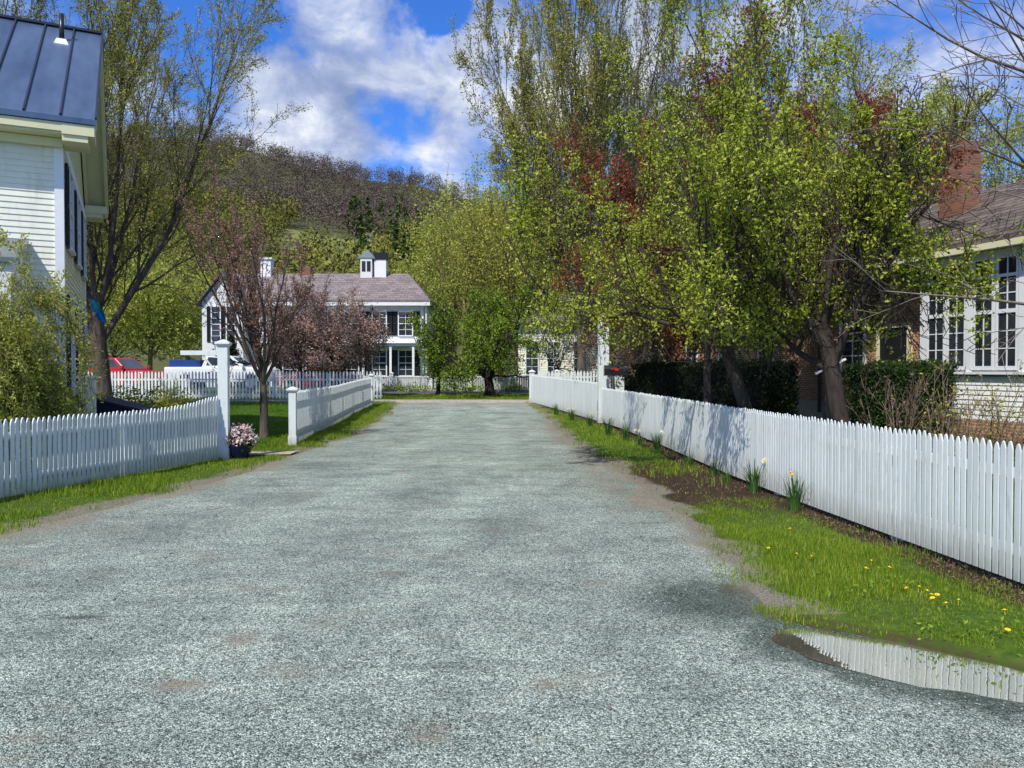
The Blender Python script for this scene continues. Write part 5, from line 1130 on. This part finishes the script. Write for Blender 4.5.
# ------------------------------------------------------------------ camera, light, world
cam = bpy.data.cameras.new('camera'); co = bpy.data.objects.new('camera', cam); COL.objects.link(co)
cam.sensor_width = 36; cam.lens = F/1024*36; cam.clip_end = 3000; cam.clip_start = .05
co.location = (0, 0, CH); co.rotation_euler = (R_(90)-math.atan((384-HZ)/F), 0, 0); SC.camera = co
S = Vector((-.45, -.89, 0)).normalized(); el = R_(52); sd = Vector((S.x*math.cos(el), S.y*math.cos(el), math.sin(el)))
sun = bpy.data.lights.new('sun', 'SUN'); sun.energy = 5.0; sun.angle = R_(.5); sun.color = (1, .955, .87)
so = bpy.data.objects.new('sun', sun); COL.objects.link(so); so.rotation_euler = sd.to_track_quat('Z', 'Y').to_euler(); so.location = (0, 0, 30)
wd = bpy.data.worlds.new('World'); SC.world = wd; wd.use_nodes = True; nt = wd.node_tree
bgn = nt.nodes['Background']; bgn.inputs[1].default_value = 1.0
sky = N(nt, 'ShaderNodeTexSky', sky_type='NISHITA'); sky.sun_disc = False; sky.sun_elevation = el; sky.sun_rotation = math.atan2(sd.x, sd.y)
sky.air_density = 1.0; sky.dust_density = .2; sky.ozone_density = 3.0
hs = N(nt, 'ShaderNodeHueSaturation'); hs.inputs['Saturation'].default_value = 1.15; hs.inputs['Value'].default_value = .15; L(nt, sky.outputs[0], hs.inputs['Color'])
tc = coord(nt, 'Generated'); sp_ = N(nt, 'ShaderNodeSeparateXYZ'); L(nt, tc, sp_.inputs[0])
deep = mix(nt, .8, hs.outputs[0], (.36, .76, 1.45), 'MULTIPLY')
nw_ = N(nt, 'ShaderNodeTexNoise'); nw_.inputs['Scale'].default_value = 7; nw_.inputs['Detail'].default_value = 6; nw_.inputs['Roughness'].default_value = .6; L(nt, tc, nw_.inputs['Vector'])
vs_ = N(nt, 'ShaderNodeVectorMath', operation='SUBTRACT'); L(nt, nw_.outputs['Color'], vs_.inputs[0]); vs_.inputs[1].default_value = (.5, .5, .5)
vm_ = N(nt, 'ShaderNodeVectorMath', operation='MULTIPLY_ADD'); L(nt, vs_.outputs[0], vm_.inputs[0]); vm_.inputs[1].default_value = (.22, .22, .22); L(nt, tc, vm_.inputs[2]); wt = vm_.outputs[0]
mp = N(nt, 'ShaderNodeMapping'); mp.inputs['Scale'].default_value = (1, 1, 1.5); mp.inputs['Location'].default_value = (.35, .1, .2); L(nt, tc, mp.inputs[0])
nA = noise(nt, 4.2, 8, .55, mp.outputs[0], .25); nB = noise(nt, 9, 8, .6, mp.outputs[0], .3)
def hole(px, py, w, amt):
    d = Vector(((px-512)/F, 1, (HZ-py)/F)).normalized(); dp = N(nt, 'ShaderNodeVectorMath', operation='DISTANCE'); L(nt, wt, dp.inputs[0]); dp.inputs[1].default_value = d
    e = math_(nt, 'DIVIDE', dp.outputs['Value'], w); e = math_(nt, 'MULTIPLY', e, e); e = math_(nt, 'EXPONENT', math_(nt, 'MULTIPLY', e, -1)); return math_(nt, 'MULTIPLY', e, amt)
f = math_(nt, 'ADD', math_(nt, 'MULTIPLY', nA, .75), math_(nt, 'MULTIPLY', nB, .25))
for px, py, w_, am in ((385, 112, .05, -.28), (425, 5, .06, -.28), (470, 28, .035, -.15), (410, 182, .05, -.25), (520, 185, .06, -.2), (265, 25, .04, -.22), (220, 60, .04, -.15), (160, 60, .10, -.10), (430, 140, .03, .05), (440, 90, .05, .18), (320, 60, .09, .17), (330, 130, .08, .16), (480, 80, .05, .1), (660, 20, .1, .12), (385, 35, .04, .1)):
    f = math_(nt, 'ADD', f, hole(px, py, w_, am))
cov = ramp(nt, f, [(.42, (0,0,0)), (.52, (.6,.6,.6)), (.64, (1,1,1))])
ccol = ramp(nt, math_(nt, 'ADD', math_(nt, 'MULTIPLY', nB, .6), math_(nt, 'MULTIPLY', nA, .5)), [(.45, (.22, .31, .54)), (.54, (.38, .46, .69)), (.61, (.60, .67, .85)), (.70, (1.05, 1.06, 1.08))])
hz_ = ramp(nt, sp_.outputs[2], [(0, (1.05,1.05,1.05)), (.5, (1,1,1))])
fin = mix(nt, cov, deep, mix(nt, 1, ccol, hz_, 'MULTIPLY')); L(nt, fin, bgn.inputs[0])
SC.view_settings.view_transform = 'Standard'; SC.view_settings.look = 'None'; SC.view_settings.exposure = 0; SC.view_settings.gamma = 1
SC.render.resolution_x = 1024; SC.render.resolution_y = 768

SC.cycles.max_bounces = 6; SC.cycles.diffuse_bounces = 3; SC.cycles.glossy_bounces = 3; SC.cycles.transmission_bounces = 3
